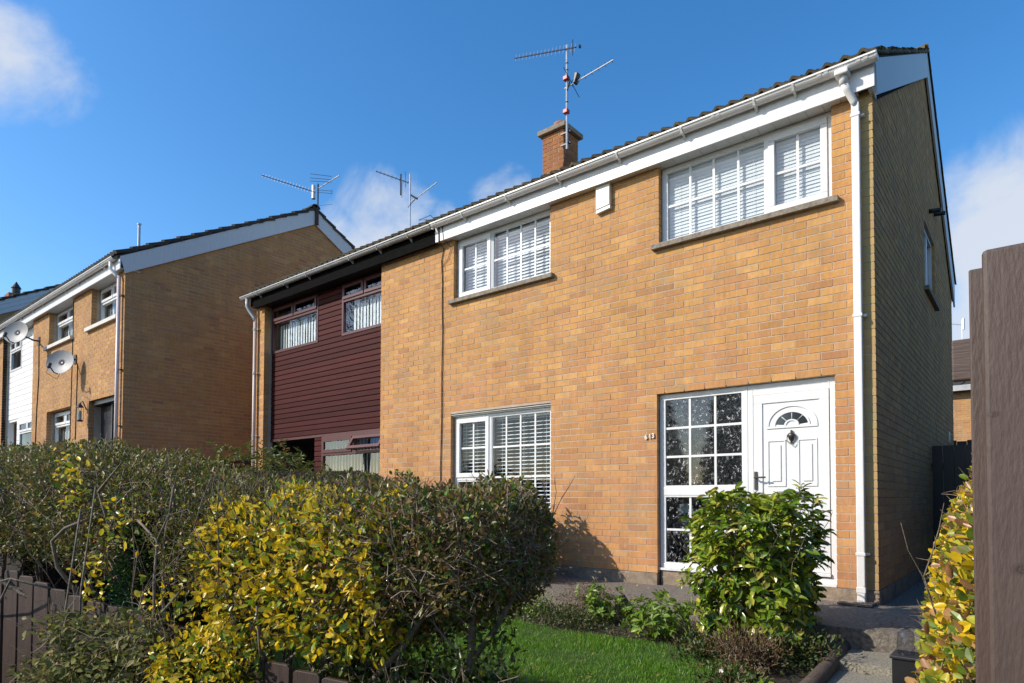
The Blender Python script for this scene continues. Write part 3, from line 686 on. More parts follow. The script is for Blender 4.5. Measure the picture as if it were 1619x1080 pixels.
# --- windows
def sill(house, x0, x1, z, h=.055, out=.06, m=SILL, y=0): return MB().box(x0, x1, y - out, y + .09, z - h, z).build('sill', m, house, bevel=.004)
WA = window(H, 'window', -5.235, -3.565, 3.60, 4.468, .075, [(-5.19, -4.605, 3.645, 4.423, 'sash', 2, 2), (-4.585, -3.61, 3.645, 4.423, 'fixed', 4, 2)])
box('mullion', UPVC, WA, -4.605, -4.585, .073, .14, 3.645, 4.423)
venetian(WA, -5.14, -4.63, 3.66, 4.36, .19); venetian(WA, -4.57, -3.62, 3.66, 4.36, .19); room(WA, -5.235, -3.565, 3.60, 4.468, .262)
WB = window(H, 'window', -2.085, -.345, 3.60, 4.468, .075, [(-2.04, -.962, 3.645, 4.423, 'fixed', 4, 2), (-.935, -.39, 3.645, 4.423, 'sash', 2, 2)], glass=GLASS_CL)
box('mullion', UPVC, WB, -.962, -.935, .073, .14, 3.645, 4.423)
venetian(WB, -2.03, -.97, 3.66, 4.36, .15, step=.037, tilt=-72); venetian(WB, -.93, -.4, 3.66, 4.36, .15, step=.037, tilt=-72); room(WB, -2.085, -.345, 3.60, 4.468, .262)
sill(H, -5.30, -3.50, 3.60); sill(H, -2.16, -.28, 3.60)
WC = window(H, 'window', -5.275, -3.555, .225, 1.965, .075, [(-5.23, -4.625, 1.10, 1.92, 'sash', 2, 2), (-5.23, -4.625, .27, 1.06, 'fixed', 2, 2), (-4.595, -3.60, .27, 1.92, 'fixed', 4, 4)], glass=GLASS_LOW)
box('mullion', UPVC, WC, -4.625, -4.595, .073, .14, .27, 1.92); box('transom', UPVC, WC, -5.23, -4.627, .073, .14, 1.062, 1.098)
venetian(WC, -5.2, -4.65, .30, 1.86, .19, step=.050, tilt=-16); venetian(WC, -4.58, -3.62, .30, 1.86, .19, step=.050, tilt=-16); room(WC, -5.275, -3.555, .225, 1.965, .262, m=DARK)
sill(H, -5.33, -3.49, .222)
for a, b in ((OC[0], OC[1]), (OD[0], OD[1])):   # lead tray and head trim over the ground floor openings
    box('lintel_trim', LEAD, H, a + .003, b - .003, .004, .2, 1.972, 1.982); box('head_drip', UPVC_D, H, a + .003, b - .003, .03, .07, 1.955, 1.971)
# --- door set
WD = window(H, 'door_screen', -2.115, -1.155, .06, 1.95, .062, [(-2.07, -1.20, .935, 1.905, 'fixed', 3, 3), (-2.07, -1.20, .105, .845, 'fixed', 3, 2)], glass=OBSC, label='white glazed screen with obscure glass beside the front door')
box('transom', UPVC, WD, -2.07, -1.20, .06, .13, .845, .935, bevel=.004)
box('screen_sill', UPVC, WD, -2.125, -1.155, .03, .13, .035, .06); box('screen_step', PLINTH, WD, -2.1, -1.155, .05, .2, -.2, .035)
room(WD, -2.115, -1.155, .06, 1.95, .262, d=1.3, m=DARK)
# shapes seen dimly through the obscure glass: a pale flower and its dark vase
DR = MB(); frame_rect(DR, -1.153, -.342, .02, 1.95, .062, .052, .075); DR.box(-1.101, -.394, .062, .137, 1.84, 1.898); DR = DR.build('front_door', UPVC, H, bevel=.004)
DR['label'] = 'white panelled front door with half moon glazing'
lx0, lx1, lz0, lz1, ly = -1.095, -.40, .12, 1.838, .055
mb = MB(); mb.box(lx0, lx1, ly + .012, ly + .055, lz0, lz1); frame_rect(mb, lx0, lx1, lz0, lz1, ly, .085, .0118)
mb.build('door_leaf', UPVC, DR, bevel=.003)
# raised surround lines
cx_, cz_ = -.735, 1.52
def ell(rx, rz, n=22, a0=0, a1=math.pi): return [(cx_ + rx * math.cos(a0 + (a1 - a0) * k / n), cz_ + rz * math.sin(a0 + (a1 - a0) * k / n)) for k in range(n + 1)]
def ring(o1, o2, y0, y1, mb):
    n = len(o1)
    for k in range(n - 1):
        a, b, c, d = o1[k], o1[k + 1], o2[k + 1], o2[k]
        i = len(mb.v)
        for y in (y0, y1):
            for p in (a, b, c, d): mb.v.append((p[0], y, p[1]))
        mb.f += [(i, i + 1, i + 2, i + 3), (i + 4, i + 7, i + 6, i + 5), (i, i + 4, i + 5, i + 1), (i + 2, i + 6, i + 7, i + 3)]
    return mb
mb = ring(ell(.235, .205), ell(.215, .185), ly + .002, ly + .0125, MB()); ring(ell(.168, .142), ell(.152, .128), ly + .002, ly + .0125, mb)
mb.box(cx_ - .235, cx_ + .235, ly + .002, ly + .0125, cz_ - .022, cz_ - .001); ring(ell(.068, .06), ell(.052, .046), ly + .002, ly + .0125, mb)
mb.build('door_moulding', UPVC, DR)
for k in range(4):
    a0 = R(8 + k * 42); a1 = a0 + R(38)
    o1 = ell(.148, .126, 6, a0, a1); o2 = ell(.072, .062, 6, a0, a1)
    mb = MB(); i = 0
    pts = [(p[0], ly + .009, p[1]) for p in o1] + [(p[0], ly + .009, p[1]) for p in reversed(o2)]
    mb.quad(*pts).build('pane', mat('dark_door_glass', (.03, .032, .036), .08, var=.1, spec=.8), DR)
for (a, b, c, d) in ((-.965, -.79, .93, 1.385), (-.68, -.505, .93, 1.385), (-.965, -.79, .24, .72), (-.68, -.505, .24, .72)):
    mb = MB(); frame_rect(mb, a, b, c, d, ly + .003, .014, .0105); mb.build('door_panel', UPVC, DR, bevel=.003)
    mb = MB(); mb.box(a + .045, b - .045, ly + .002, ly + .0125, c + .05, d - .05); mb.build('door_panel_field', UPVC, DR, bevel=.004)
mb = MB(); mb.lathe((-.735, ly - .002, 1.40), [(.0, .075), (.012, .068), (.008, .05), (.03, .04), (.034, .015), (.022, -.02), (.008, -.035), (.012, -.045), (.0, -.06)], 14)
mb.tube([(-.768, ly - .012, 1.43), (-.772, ly - .02, 1.37), (-.735, ly - .026, 1.335), (-.698, ly - .02, 1.37), (-.702, ly - .012, 1.43)], .005, 6); mb.build('door_knocker', BRASS, DR, smooth=True)
box('letterbox', mat('brushed_letterbox', (.30, .30, .32), .35, metal=.6), DR, -.875, -.595, ly - .012, ly + .003, .815, .885, bevel=.004)
mb = MB(); mb.box(-1.088, -1.062, ly - .014, ly + .0, .90, 1.08); mb.tube([(-1.075, ly - .01, 1.02), (-1.075, ly - .055, 1.02), (-.965, ly - .055, 1.02)], .009, 8); mb.build('door_handle', BRASS, DR, bevel=.002)
box('threshold', UPVC, DR, -1.16, -.345, .02, .13, -.0, .02); box('weather_bar', UPVC, DR, -1.1, -.395, .035, .062, .085, .118, bevel=.004)
box('door_step', PLINTH, H, -1.153, -.338, .01, .2, -.2, -.002)
room(DR, -1.153, -.342, .02, 1.95, .262, d=1.2, m=DARK)
# inside the screen: vase with a white flower and small yellow blooms
mb = MB(); mb.lathe((-1.93, .36, .12), [(.0, 0), (.07, .0), (.075, .2), (.05, .45), (.03, .5)], 12); mb.build('vase', mat('dark_vase', (.05, .04, .04), .3), WD, smooth=True)
mb = MB(); rng = random.Random(4)
for k in range(9):
    a = k * 2.4; c = Vector((-1.93, .30, .70)); d = Vector((math.cos(a), -.5, math.sin(a))).normalized() * .085; s_ = Vector((-math.sin(a), 0, math.cos(a))) * .03
    mb.quad(c, c + d * .5 + s_, c + d, c + d * .5 - s_)
mb.build('flower', mat('pale_flower', (.7, .75, .68), .6), WD)
# --- house number, alarm, cables, pipes on the gable
TX = {}
for ch, x, z in (('6', -2.262, 1.462), ('1', -2.212, 1.468), ('3', -2.176, 1.474)):
    cu = bpy.data.curves.new('digit', 'FONT'); cu.body = ch; cu.size = .072; cu.extrude = .005; cu.bevel_depth = .0015
    ob = bpy.data.objects.new('digit_curve', cu); col.objects.link(ob)
    bpy.context.view_layer.update()
    me = bpy.data.meshes.new_from_object(ob.evaluated_get(bpy.context.evaluated_depsgraph_get())); bpy.data.objects.remove(ob)
    me.materials.clear(); me.materials.append(DIGIT)
    d = bpy.data.objects.new('house_number_digit', me); col.objects.link(d); d.parent = H; d.rotation_euler = (R(90), R(-6), 0); d.location = Vector((x, -.012, z)) - root_loc(H)
mb = MB(); mb.prism([(-2.865, 4.19), (-2.68, 4.21), (-2.68, 4.49), (-2.865, 4.49)], -.058, -.002, 'y'); al = mb.build('alarm_box', mat('alarm_plastic', (.72, .68, .58), .4, var=.06), H, bevel=.006)
MB().prism([(-2.865, 4.15), (-2.68, 4.17), (-2.68, 4.205), (-2.865, 4.185)], -.05, -.002, 'y').build('alarm_lens', UPVC, al)
cable(H, [(-5.43, -.115, 4.70), (-5.425, -.113, 4.46), (-5.43, -.012, 4.38), (-5.47, -.012, 4.22), (-5.452, -.012, 3.9), (-5.455, -.012, 3.55), (-5.44, -.013, 3.2), (-5.452, -.013, 2.6), (-5.448, -.013, 2.0), (-5.465, -.013, 1.3), (-5.455, -.013, -.05)], .0075)
cable(H, [(-5.36, -.113, 4.66), (-5.34, -.113, 4.47), (-5.28, -.012, 4.36), (-5.34, -.012, 4.22), (-5.47, -.012, 4.12)], .004)
for (y, z) in ((4.0, 4.80), (4.55, 4.95)):
    MB().tube([(-.05, y, z), (.14, y, z - .02)], .03, 12).build('overflow_pipe', DARKM, H, smooth=True)
# side window
mb = MB(); frame_rect(mb, SW[0], SW[1], SW[2], SW[3], 0, .05, .06)
mb.v = [(-.035 - p[1], p[0], p[2]) for p in mb.v]; sw = mb.build('side_window', UPVC, H)
MB().box(-.085, -.037, 3.98, 4.03, 3.65, 4.45).build('mullion', UPVC, sw)
MB().quad((-.07, 3.5, 3.65), (-.07, 4.5, 3.65), (-.07, 4.5, 4.45), (-.07, 3.5, 4.45)).build('pane', GLASS, sw)
MB().box(-.09, .05, 3.38, 4.62, 3.545, 3.60).build('sill', SILL, H)
MB().box(-1.2, -.16, 3.0, 5.0, 3.2, 4.9).build('room_lining', DARK, sw)
MB().box(-.004, .014, 6.1, 6.16, 1.75, 1.92).build('vent_cover', UPVC_D, H)
# --- chimney with bricks, cap and pot
CX0, CX1, CY0, CY1 = -5.62, -5.17, 2.62, 3.07
ch = MB().box(CX0 + .005, CX1 - .005, CY0 + .005, CY1 - .005, 5.9, 7.24).build('chimney', MORTAR, H); ch['label'] = 'square brick chimney with clay pot'
for k in range(13):
    z = 6.27 + k * CW + .03; f2 = k % 2
    if z < 6.2: continue
    for (a, b) in (((CX0, CX0 + .215), (CX0 + .23, CX1)) if f2 else ((CX0, CX0 + .10), (CX0 + .115, CX0 + .33), (CX0 + .345, CX1))):
        MB().box(a, b, CY0 - random.uniform(0, .003), CY0 + .1, z - .032, z + .032).build('brick', BRICK_C, ch)
    for (a, b) in (((CY0 + .105, CY0 + .225), (CY0 + .235, CY1)) if f2 else ((CY0 + .105, CY0 + .33), (CY0 + .345, CY1))):
        MB().box(CX1 - .1, CX1 + random.uniform(0, .003), a, b, z - .032, z + .032).build('brick', BRICK_C, ch)
MB().box(CX0 - .07, CX1 + .07, CY0 - .07, CY1 + .07, 7.25, 7.335).build('chimney_cap', mat('cap_concrete', (.24, .2, .15), .95, var=.3, vscale=10, bump=.5), ch, bevel=.01)
MB().lathe((-5.42, 2.9, 7.335), [(.12, 0), (.13, .02), (.115, .04), (.11, .15), (.13, .17), (.13, .2), (.105, .2), (.1, .02)], 20).build('chimney_pot', mat('terracotta', (.34, .14, .07), .85, var=.2), ch, smooth=True)
MB().tube([(CX0 - .012, CY0 + .03, 7.2), (CX0 - .014, CY0 + .03, 6.2)], .007, 6).build('cable', RUBBER, ch)
MB().tube([(-5.05, 2.56, 6.86), (-5.10, 2.55, 6.7), (-5.2, 2.58, 6.3)], .006, 6).build('cable', RUBBER, ch)

# ================================================================== AERIALS
def yagi(root, a, b, n, h, m=ALU, bm=None, r=.011, refl=None, vert=True):
    a, b = Vector(a), Vector(b); d = (b - a).normalized(); side = Vector((0, 0, 1)) if vert else d.cross(Vector((0, 0, 1))).normalized()
    side = (side - d * side.dot(d)).normalized()
    bo = MB().tube([a, b], r, 6).build('boom', bm or m, root)
    for k in range(n):
        p = a + (b - a) * (.02 + .96 * k / (n - 1)); hh = h * (1 - .25 * k / n)
        MB().tube([p - side * hh, p + side * hh], .0045, 5).build('element', m, root)
    return bo
A1 = thing('tv_aerial', 'tall mast with two aerials and red clamps strapped to the brick chimney', 'tv aerial', (-5.05, 2.55, 6.8))
MB().tube([(-5.05, 2.55, 6.80), (-5.05, 2.55, 8.62)], .02, 8).build('mast', STEEL, A1)
yagi(A1, (-5.02 + .16, 2.55, 8.50), (-6.05, 2.35, 8.72), 17, .075, m=ALU, bm=DARKM)
mb = MB().tube([(-4.80, 2.55, 8.48), (-4.78, 2.55, 8.48)], .03, 8); mb.tube([(-4.90, 2.5, 8.35), (-4.90, 2.5, 8.62)], .007, 5); mb.build('reflector', DARKM, A1)
yagi(A1, (-5.10, 2.55, 7.88), (-4.18, 2.62, 8.02), 8, .055, m=DARKM, bm=ALU, r=.013)
mb = MB(); mb.prism([(-4.90, 7.87), (-4.865, 7.87), (-4.80, 8.02 - .22 + .22), (-4.865, 8.05)], 2.50, 2.60, 'y'); mb.build('dipole_box', DARKM, A1, bevel=.01)
mb = MB().tube([(-5.02, 2.4, 8.14), (-4.9, 2.7, 7.72)], .006, 5).tube([(-4.95, 2.4, 7.72), (-4.96, 2.7, 8.14)], .006, 5).tube([(-5.05, 2.55, 7.8), (-4.96, 2.5, 7.93)], .012, 6); mb.build('reflector', DARKM, A1)
for z in (8.03, 7.45):
    MB().box(-5.10, -5.01, 2.49, 2.58, z - .035, z + .035).build('clamp', REDP, A1, bevel=.008)
for z in (8.3, 8.18, 7.62):
    MB().tube([(-5.05, 2.55, z - .008), (-5.05, 2.55, z + .008)], .024, 8).build('cable_tie', RUBBER, A1)
for z in (7.12, 6.92): MB().box(-5.2, -5.0, 2.57, 2.60, z - .012, z + .012).build('bracket', DARKM, A1)
A2 = thing('tv_aerial', 'slim mast aerial standing behind the gutter of the maroon clad house', 'tv aerial', (-9.55, 3.0, 6.5))
MB().tube([(-9.55, 3.0, 6.4), (-9.55, 3.0, 8.0)], .018, 8).build('mast', STEEL, A2)
yagi(A2, (-9.6, 3.0, 7.82), (-10.55, 2.85, 8.33), 9, .035, m=DARKM, bm=DARKM)
MB().tube([(-9.86, 3.0, 7.62), (-9.86, 3.0, 8.1)], .016, 6).tube([(-9.7, 3.0, 7.75), (-9.7, 3.0, 8.1)], .006, 5).tube([(-9.82, 3.0, 7.55), (-9.82, 3.0, 7.9)], .006, 5).build('reflector', DARKM, A2)
yagi(A2, (-9.55, 3.0, 7.36), (-8.80, 3.1, 7.62), 8, .03, m=DARKM, bm=ALU, r=.012)
MB().tube([(-9.46, 2.95, 7.48), (-9.26, 2.95, 7.34)], .022, 6).tube([(-9.5, 2.9, 7.2), (-9.4, 3.1, 7.5)], .006, 5).build('reflector', DARKM, A2)

# ================================================================== NEIGHBOUR (maroon cladding)
NB = thing('terraced_house', 'middle house with maroon horizontal cladding, maroon windows and black fascia', 'house', (-8.1, 3.6, 0))
nb_front = collect_bricks('x', 0, -6.82, -5.5, 0, 4.5, []) + collect_bricks('x', 0, -10.55, -10.27, 0, 4.5, [], phase0=.0)
lay_bricks(nb_front, NB, BRICK)
core_wall(NB, MORTAR, 'x', 0, -6.815, -5.5, -.5, 4.47, [], t1=.2, name='wall'); core_wall(NB, MORTAR, 'x', 0, -10.545, -10.275, -.5, 4.47, [], t1=.2, name='wall')
MB().box(-6.815, -5.5, -.008, .1, -.5, -.004).build('plinth', PLINTH, NB)
gable_core(NB, -10.55, -10.3, YE, ZE, YR, ZR, YB, ZB, .22, 6.95, -.5, None, BRICK, name='gable_wall')
MB().box(-10.3, -5.5, 6.7, 6.94, -.5, 4.5).build('back_wall', MORTAR, NB)
yc = .16
# cladding boards
def clad(house, m, x0, x1, z0, z1, y, bh=.092, holes=(), t=.018, vary=.0):
    n = int(math.ceil((z1 - z0) / bh))
    for k in range(n):
        a = z0 + k * bh; b = min(z1, a + bh)
        if b - a < .02: continue
        for s0, s1 in runs(x0, x1, [(h[0], h[1]) for h in holes if h[2] < (a + b) / 2 < h[3]]):
            MB().prism([(y + t, a), (y + .004, a + .008), (y, a + .016), (y, b - .010), (y + .006, b - .002), (y + t, b)], s0, s1).build('cladding_board', m, house)
    core_wall(house, m, 'x', y + t, x0, x1, z0 + .002, z1, [(h[0], h[1], h[2], h[3]) for h in holes], t0=-.0015, t1=.12, name='cladding_backing')
W1 = (-10.27, -8.74, 3.57, 4.47); W2 = (-8.05, -6.83, 3.57, 4.47)
clad(NB, MAROON, -10.27, -6.83, 1.93, 4.47, yc, holes=[W1, W2])
box('cladding_trim', MAROONF, NB, -10.27, -6.83, yc - .012, yc + .05, 1.885, 1.928)
def hopper_window(house, x0, x1, z0, z1, y, m, split=None, fw=.05, top=.30, tilt=None, one=False):
    win = MB(); frame_rect(win, x0, x1, z0, z1, y, fw, .07)
    xm = split if split else (x0 + x1) / 2
    win.box(x0 + fw, x1 - fw, y - .002, y + .07, z1 - top - .03, z1 - top + .03)
    if not one: win.box(xm - .025, xm + .025, y - .001, y + .07, z1 - top + .03, z1 - fw)
    wo = win.build('window', m, house, bevel=.005)
    wo_g = []
    tops = [(x0 + fw, xm - .025), (xm + .025, x1 - fw)] if not one else [(x0 + fw, x1 - fw)]
    for i, (a, b) in enumerate(tops):
        c, d = z1 - top + .03, z1 - fw
        mb = MB(); frame_rect(mb, a - .012, b + .012, c - .012, d + .012, y - .02, .055, .04)
        mb.quad((a + .04, y + .0, c + .04), (b - .04, y + .0, c + .04), (b - .04, y + .0, d - .04), (a + .04, y + .0, d - .04))
        op = tilt and tilt == i + 1
        n_ = len(mb.v)
        if op:   # hinged at its head, bottom pushed out
            rot = Matrix.Translation((0, y - .02, d)) @ Matrix.Rotation(R(-32), 4, 'X') @ Matrix.Translation((0, -(y - .02), -d))
            mb.v = [tuple(rot @ Vector(p)) for p in mb.v]
        fr = MB(); fr.v = mb.v[:-4]; fr.f = mb.f[:-1]; so = fr.build('open_vent' if op else 'vent_sash', m, wo)
        gq = MB(); gq.quad(*mb.v[-4:]); gq.build('pane', GLASS, wo)
    MB().quad((x0 + fw - .004, y + .03, z0 + fw - .004), (x1 - fw + .004, y + .03, z0 + fw - .004), (x1 - fw + .004, y + .03, z1 - top - .026), (x0 + fw - .004, y + .03, z1 - top - .026)).build('pane', GLASS, wo)
    return wo
wn = hopper_window(NB, *W1, yc - .01, MAROONF); vertical_blind(wn, -10.14, -8.80, 3.60, 4.13, .28, ang=-12); room(wn, *W1[:2], 3.57, 4.47, .3)
wn = hopper_window(NB, *W2, yc - .01, MAROONF); vertical_blind(wn, -7.85, -6.86, 3.60, 4.13, .28, ang=-12); room(wn, *W2[:2], 3.57, 4.47, .3)
W3 = (-8.60, -6.83, .10, 1.885)
wn = hopper_window(NB, *W3, yc - .01, MAROONF, tilt=2, top=.31); vertical_blind(wn, -8.53, -6.88, .15, 1.83, .30, ang=-50); room(wn, *W3[:2], .1, 1.88, .32, m=mat('dim_room', (.10, .13, .13), .9))
clad(NB, MAROON, -8.82, -8.60, -.3, 1.885, yc)
# porch recess
box('porch_ceiling', BLACKP, NB, -10.27, -8.82, .18, 1.5, 1.885, 1.92)
for k in range(18):
    z = -.1 + k * .11; box('porch_board', mat('porch_board_black', (.02, .014, .016), .5), NB, -10.27, -10.245, .2, 1.5, z, z + .104)
MB().box(-10.27, -8.82, 1.5, 1.55, -.3, 1.9).build('porch_back_wall', BLACKP, NB)
pw = MB(); pw.box(-8.86, -8.82, .3, .36, -.1, 1.885); pw.box(-8.86, -8.82, 1.42, 1.48, -.1, 1.885); pw = pw.build('porch_window', DARKM, NB)
MB().quad((-8.85, .34, 0), (-8.85, 1.44, 0), (-8.85, 1.44, 1.8), (-8.85, .34, 1.8)).build('pane', GLASS, pw)
for k in range(10):
    MB().box(-8.83, -8.80, .36 + k * .11, .44 + k * .11, .0, 1.8).build('blind_vane', VBLIND, pw)
# eaves
box('fascia_board', BLACKT, NB, -10.6, -5.512, -.103, -.083, 4.50, 4.72); box('lower_fascia', BLACKT, NB, -10.45, -5.512, -.115, -.103, 4.44, 4.585)
box('soffit', BLACKP, NB, -10.58, -5.512, -.083, .17, 4.478, 4.49)
g2 = gutter(NB, -10.80, -5.515, -.165, 4.69, LEAD, joints=(-10.45, -9.85, -8.05), brackets=(-10.2, -9.3, -8.6, -7.4, -6.7, -6.0), fasciay=-.103, lab='old grey gutter')
end_cap(g2, -10.80, -.165, 4.69, LEAD)
mb = MB().tube([(-10.62, -.165, 4.64), (-10.62, -.165, 4.50), (-10.60, -.13, 4.42), (-10.52, -.07, 4.28), (-10.51, -.055, 4.2)], .034, 12); dpn = mb.build('downpipe', LEAD, NB, smooth=True)
MB().tube([(-10.51, -.055, 4.24), (-10.51, -.055, -.2)], .034, 12).build('downpipe_length', mat('pinkish_pipe', (.55, .43, .37), .45, var=.12), dpn, smooth=True)
for z in (4.05, 3.2, 2.0, .9): MB().tube([(-10.51, -.055, z - .02), (-10.51, -.055, z + .02)], .04, 12).box(-10.49, -10.42, -.05, -.004, z - .008, z + .008).build('pipe_clip', LEAD, dpn)
RN = MB().prism([(YE + .03, ZE - .02), (YR, ZR - .02), (YR, ZR - .05), (YE + .06, ZE - .05)], -10.6, -5.503).prism([(YR, ZR - .02), (YB, ZB - .02), (YB, ZB - .05), (YR, ZR - .05)], -10.6, -5.503).build('roof', DARK, NB)
roof_slope(RN, -10.62, -5.503, YE, ZE, YR, ZR, TILE, lambda r_, c, nr, nc: r_ == 0)
roof_slope(RN, -10.62, -5.503, YB + .05, ZB - .03, YR, ZR, TILE, lambda *a: False, flip=True); ridge(RN, -10.62, -5.505, YR, ZR, TILE)
cable(NB, [(-5.62, -.17, 4.80), (-5.75, -.2, 4.82), (-5.52, -.19, 4.83), (-5.44, -.12, 4.72)], .005)

# ================================================================== LEFT BLOCK: brick end house + white clad house
DZ = .85; LY = -1.6; LXc = -12.6
EH = thing('terraced_house', 'end house further up the street in buff brick with a dark gable and satellite dish', 'house', (-15.5, 1.8, DZ))
LHOLES = [(-14.40, -12.95, 4.42, 5.6), (-17.22, -15.55, 4.42, 5.6), (-17.25, -15.6, 1.1, 2.86), (-14.44, -12.93, .3, 2.86)]
YeL, ZeL, YrL, ZrL, YbL, ZbL = -1.80, 5.50, 2.60, 7.94, 7.0, 5.55
def underL(z):
    z2 = z + .12
    lo = LY if z2 < ZeL + (ZrL - ZeL) * (LY - YeL) / (YrL - YeL) else YeL + (z2 - ZeL) / (ZrL - ZeL) * (YrL - YeL)
    hi = 6.8 if z2 < ZbL + (ZrL - ZbL) * (YbL - 6.8) / (YbL - YrL) else YbL - (z2 - ZbL) / (ZrL - ZbL) * (YbL - YrL)
    return lo, hi
fb = collect_bricks('x', LY, -18.45, LXc, .30, 5.25, LHOLES)
gb = collect_bricks('y', LXc, LY, 6.8, 1.65, 7.8, [], lim=underL)
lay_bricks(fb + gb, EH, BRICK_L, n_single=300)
core_wall(EH, MORTAR, 'x', LY, -18.45, LXc - .0045, 0, 5.25, LHOLES, t1=.3)
gable_core(EH, LXc - .3, LXc - .0045, YeL, ZeL, YrL, ZrL, YbL, ZbL, LY + .302, 6.8, 0, None, MORTAR)
MB().box(LXc - .1, LXc + .008, LY - .006, 6.8, .2, 1.645).build('gable_plinth', REDR, EH)
MB().box(-18.45, LXc - .3, 6.6, 6.79, 0, 5.3).build('back_wall', MORTAR, EH)
box('fascia_board', UPVC, EH, -18.45, LXc + .03, LY - .11, LY - .09, 5.24, 5.47); box('soffit', SOFFIT, EH, -18.45, LXc + .02, LY - .09, LY + .25, 5.255, 5.265)
g3 = gutter(EH, -18.45, LXc - .06, LY - .17, 5.47, PIPEW, joints=(-14.1, -16.6), brackets=(-13.3, -14.8, -15.6, -17.2, -18.0), fasciay=LY - .11)
mb = MB().tube([(-12.86, LY - .17, 5.43), (-12.86, LY - .17, 5.28), (-12.80, LY - .10, 5.17), (-12.74, LY - .06, 5.10)], .034, 12); dpl = mb.build('downpipe', PIPEW, EH, smooth=True)
MB().tube([(-12.74, LY - .06, 5.14), (-12.74, LY - .06, .4)], .034, 12).build('downpipe_length', mat('pink_white_pipe', (.66, .56, .54), .45), dpl, smooth=True)
for z in (4.75, 3.3, 2.2): MB().box(-12.71, -12.62, LY - .05, LY - .004, z - .01, z + .01).build('pipe_clip', DARKM, dpl)
barge(EH, LXc + .016, LXc + .045, LY - .13, 5.50, YrL, ZrL, YbL, ZbL, .36, BARGE)
RL = MB().prism([(YeL + .03, ZeL - .02), (YrL, ZrL - .02), (YrL, ZrL - .05), (YeL + .06, ZeL - .05)], -18.45, LXc + .03).prism([(YrL, ZrL - .02), (YbL, ZbL - .02), (YbL, ZbL - .05), (YrL, ZrL - .05)], -18.45, LXc + .03).build('roof', DARK, EH)
roof_slope(RL, -18.45, LXc + .07, YeL, ZeL, YrL, ZrL, TILE_D, lambda r_, c, nr, nc: c >= nc - 1 or r_ == 0)
roof_slope(RL, -18.45, LXc + .07, YbL + .03, ZbL - .02, YrL, ZrL, TILE_D, lambda r_, c, nr, nc: c == nc - 1 or c == 0, flip=True); ridge(RL, -18.45, LXc + .08, YrL, ZrL, TILE_D)
ly2 = LY + .17
def white_win(house, x0, x1, z0, z1, y, vb=True, zb=None, m=UPVC, xm=None):
    wn = hopper_window(house, x0, x1, z0, z1, y, m, top=.32, fw=.055, split=xm); 
    if vb: vertical_blind(wn, x0 + .12, x1 - .05, z0 + .05, z1 - .4, y + .12, ang=-10)
    room(wn, x0, x1, z0, z1, y + .14); return wn
white_win(EH, -14.39, -12.96, 4.42, 5.26, ly2); white_win(EH, -17.21, -15.56, 4.42, 5.26, ly2)
white_win(EH, -17.24, -15.61, 1.1, 2.84, ly2, zb=1.5)
for (a, b, z) in ((-14.60, -12.86, 4.42), (-17.40, -15.48, 4.42)): MB().box(a, b, LY - .07, LY + .2, z - .075, z).build('sill', SILLW, EH)
# dark door with sidelight
dl = MB(); dl.box(-13.62, -12.97, ly2 + .03, ly2 + .08, .6, 2.74); dl.box(-14.42, -13.62, ly2 + .06, ly2 + .1, .6, 2.76); frame_rect(dl, -13.68, -12.935, .55, 2.8, ly2, .06, .08); dl.box(-14.44, -12.93, ly2 - .1, ly2 + .02, 2.76, 2.86)
dl = dl.build('front_door', mat('dark_blue_black_door', (.022, .022, .030), .35), EH, bevel=.006); dl['label'] = 'dark panelled front door'
for (a, b, c, d) in ((-13.5, -13.32, 2.2, 2.6), (-13.25, -13.07, 2.2, 2.6), (-13.5, -13.32, 1.4, 2.0), (-13.25, -13.07, 1.4, 2.0)):
    mb = MB(); frame_rect(mb, a, b, c, d, ly2 + .018, .02, .012); mb.build('door_panel', MATS['dark_blue_black_door'], dl)
mb = MB(); mb.tube([(-13.285, ly2 + .01, 2.12), (-13.285, ly2 - .01, 2.02)], .02, 8); mb.build('door_knocker', BRASS, dl)
lan = MB(); lan.lathe((-14.55, LY - .13, 2.55), [(.0, .27), (.02, .25), (.07, .18), (.075, .17)], 10); lan.box(-14.60, -14.50, LY - .18, LY - .08, 2.42, 2.45); lan.tube([(-14.55, LY - .005, 2.68), (-14.55, LY - .08, 2.86), (-14.55, LY - .13, 2.80)], .012, 6)
for sx in (-.055, .05): 
    for sy in (-.05, .05): lan.box(-14.55 + sx, -14.545 + sx, LY - .13 + sy, LY - .125 + sy, 2.44, 2.72)
lan = lan.build('wall_lantern', DARKM, EH)
MB().lathe((-14.55, LY - .13, 2.45), [(.035, 0), (.04, .1), (.03, .2)], 10).build('lantern_glass', mat('lantern_glass_pale', (.45, .5, .45), .2), lan, smooth=True)
cable(EH, [(-15.50, LY - .01, 5.2), (-15.5, LY - .01, 4.2), (-15.52, LY - .01, 3.2), (-15.56, LY - .01, 1.8), (-15.55, LY - .01, .5)], .009)
cable(EH, [(-15.15, LY - .01, 3.75), (-15.17, LY - .01, 3.0), (-15.2, LY - .01, 2.0), (-15.2, LY - .01, .5)], .01)
cable(EH, [(-17.95, LY - .01, 4.6), (-17.9, LY - .01, 3.8), (-18.0, LY - .01, 3.0), (-18.05, LY - .01, 2.2), (-18.15, LY - .01, .8)], .012)
MB().tube([(-14.4, LY + .9, 5.9), (-14.4, LY + .9, 6.95)], .028, 10).box(-14.435, -14.365, LY + .865, LY + .935, 6.93, 6.96).build('vent_pipe', STEEL, EH)
mb = MB(); rng = random.Random(8)
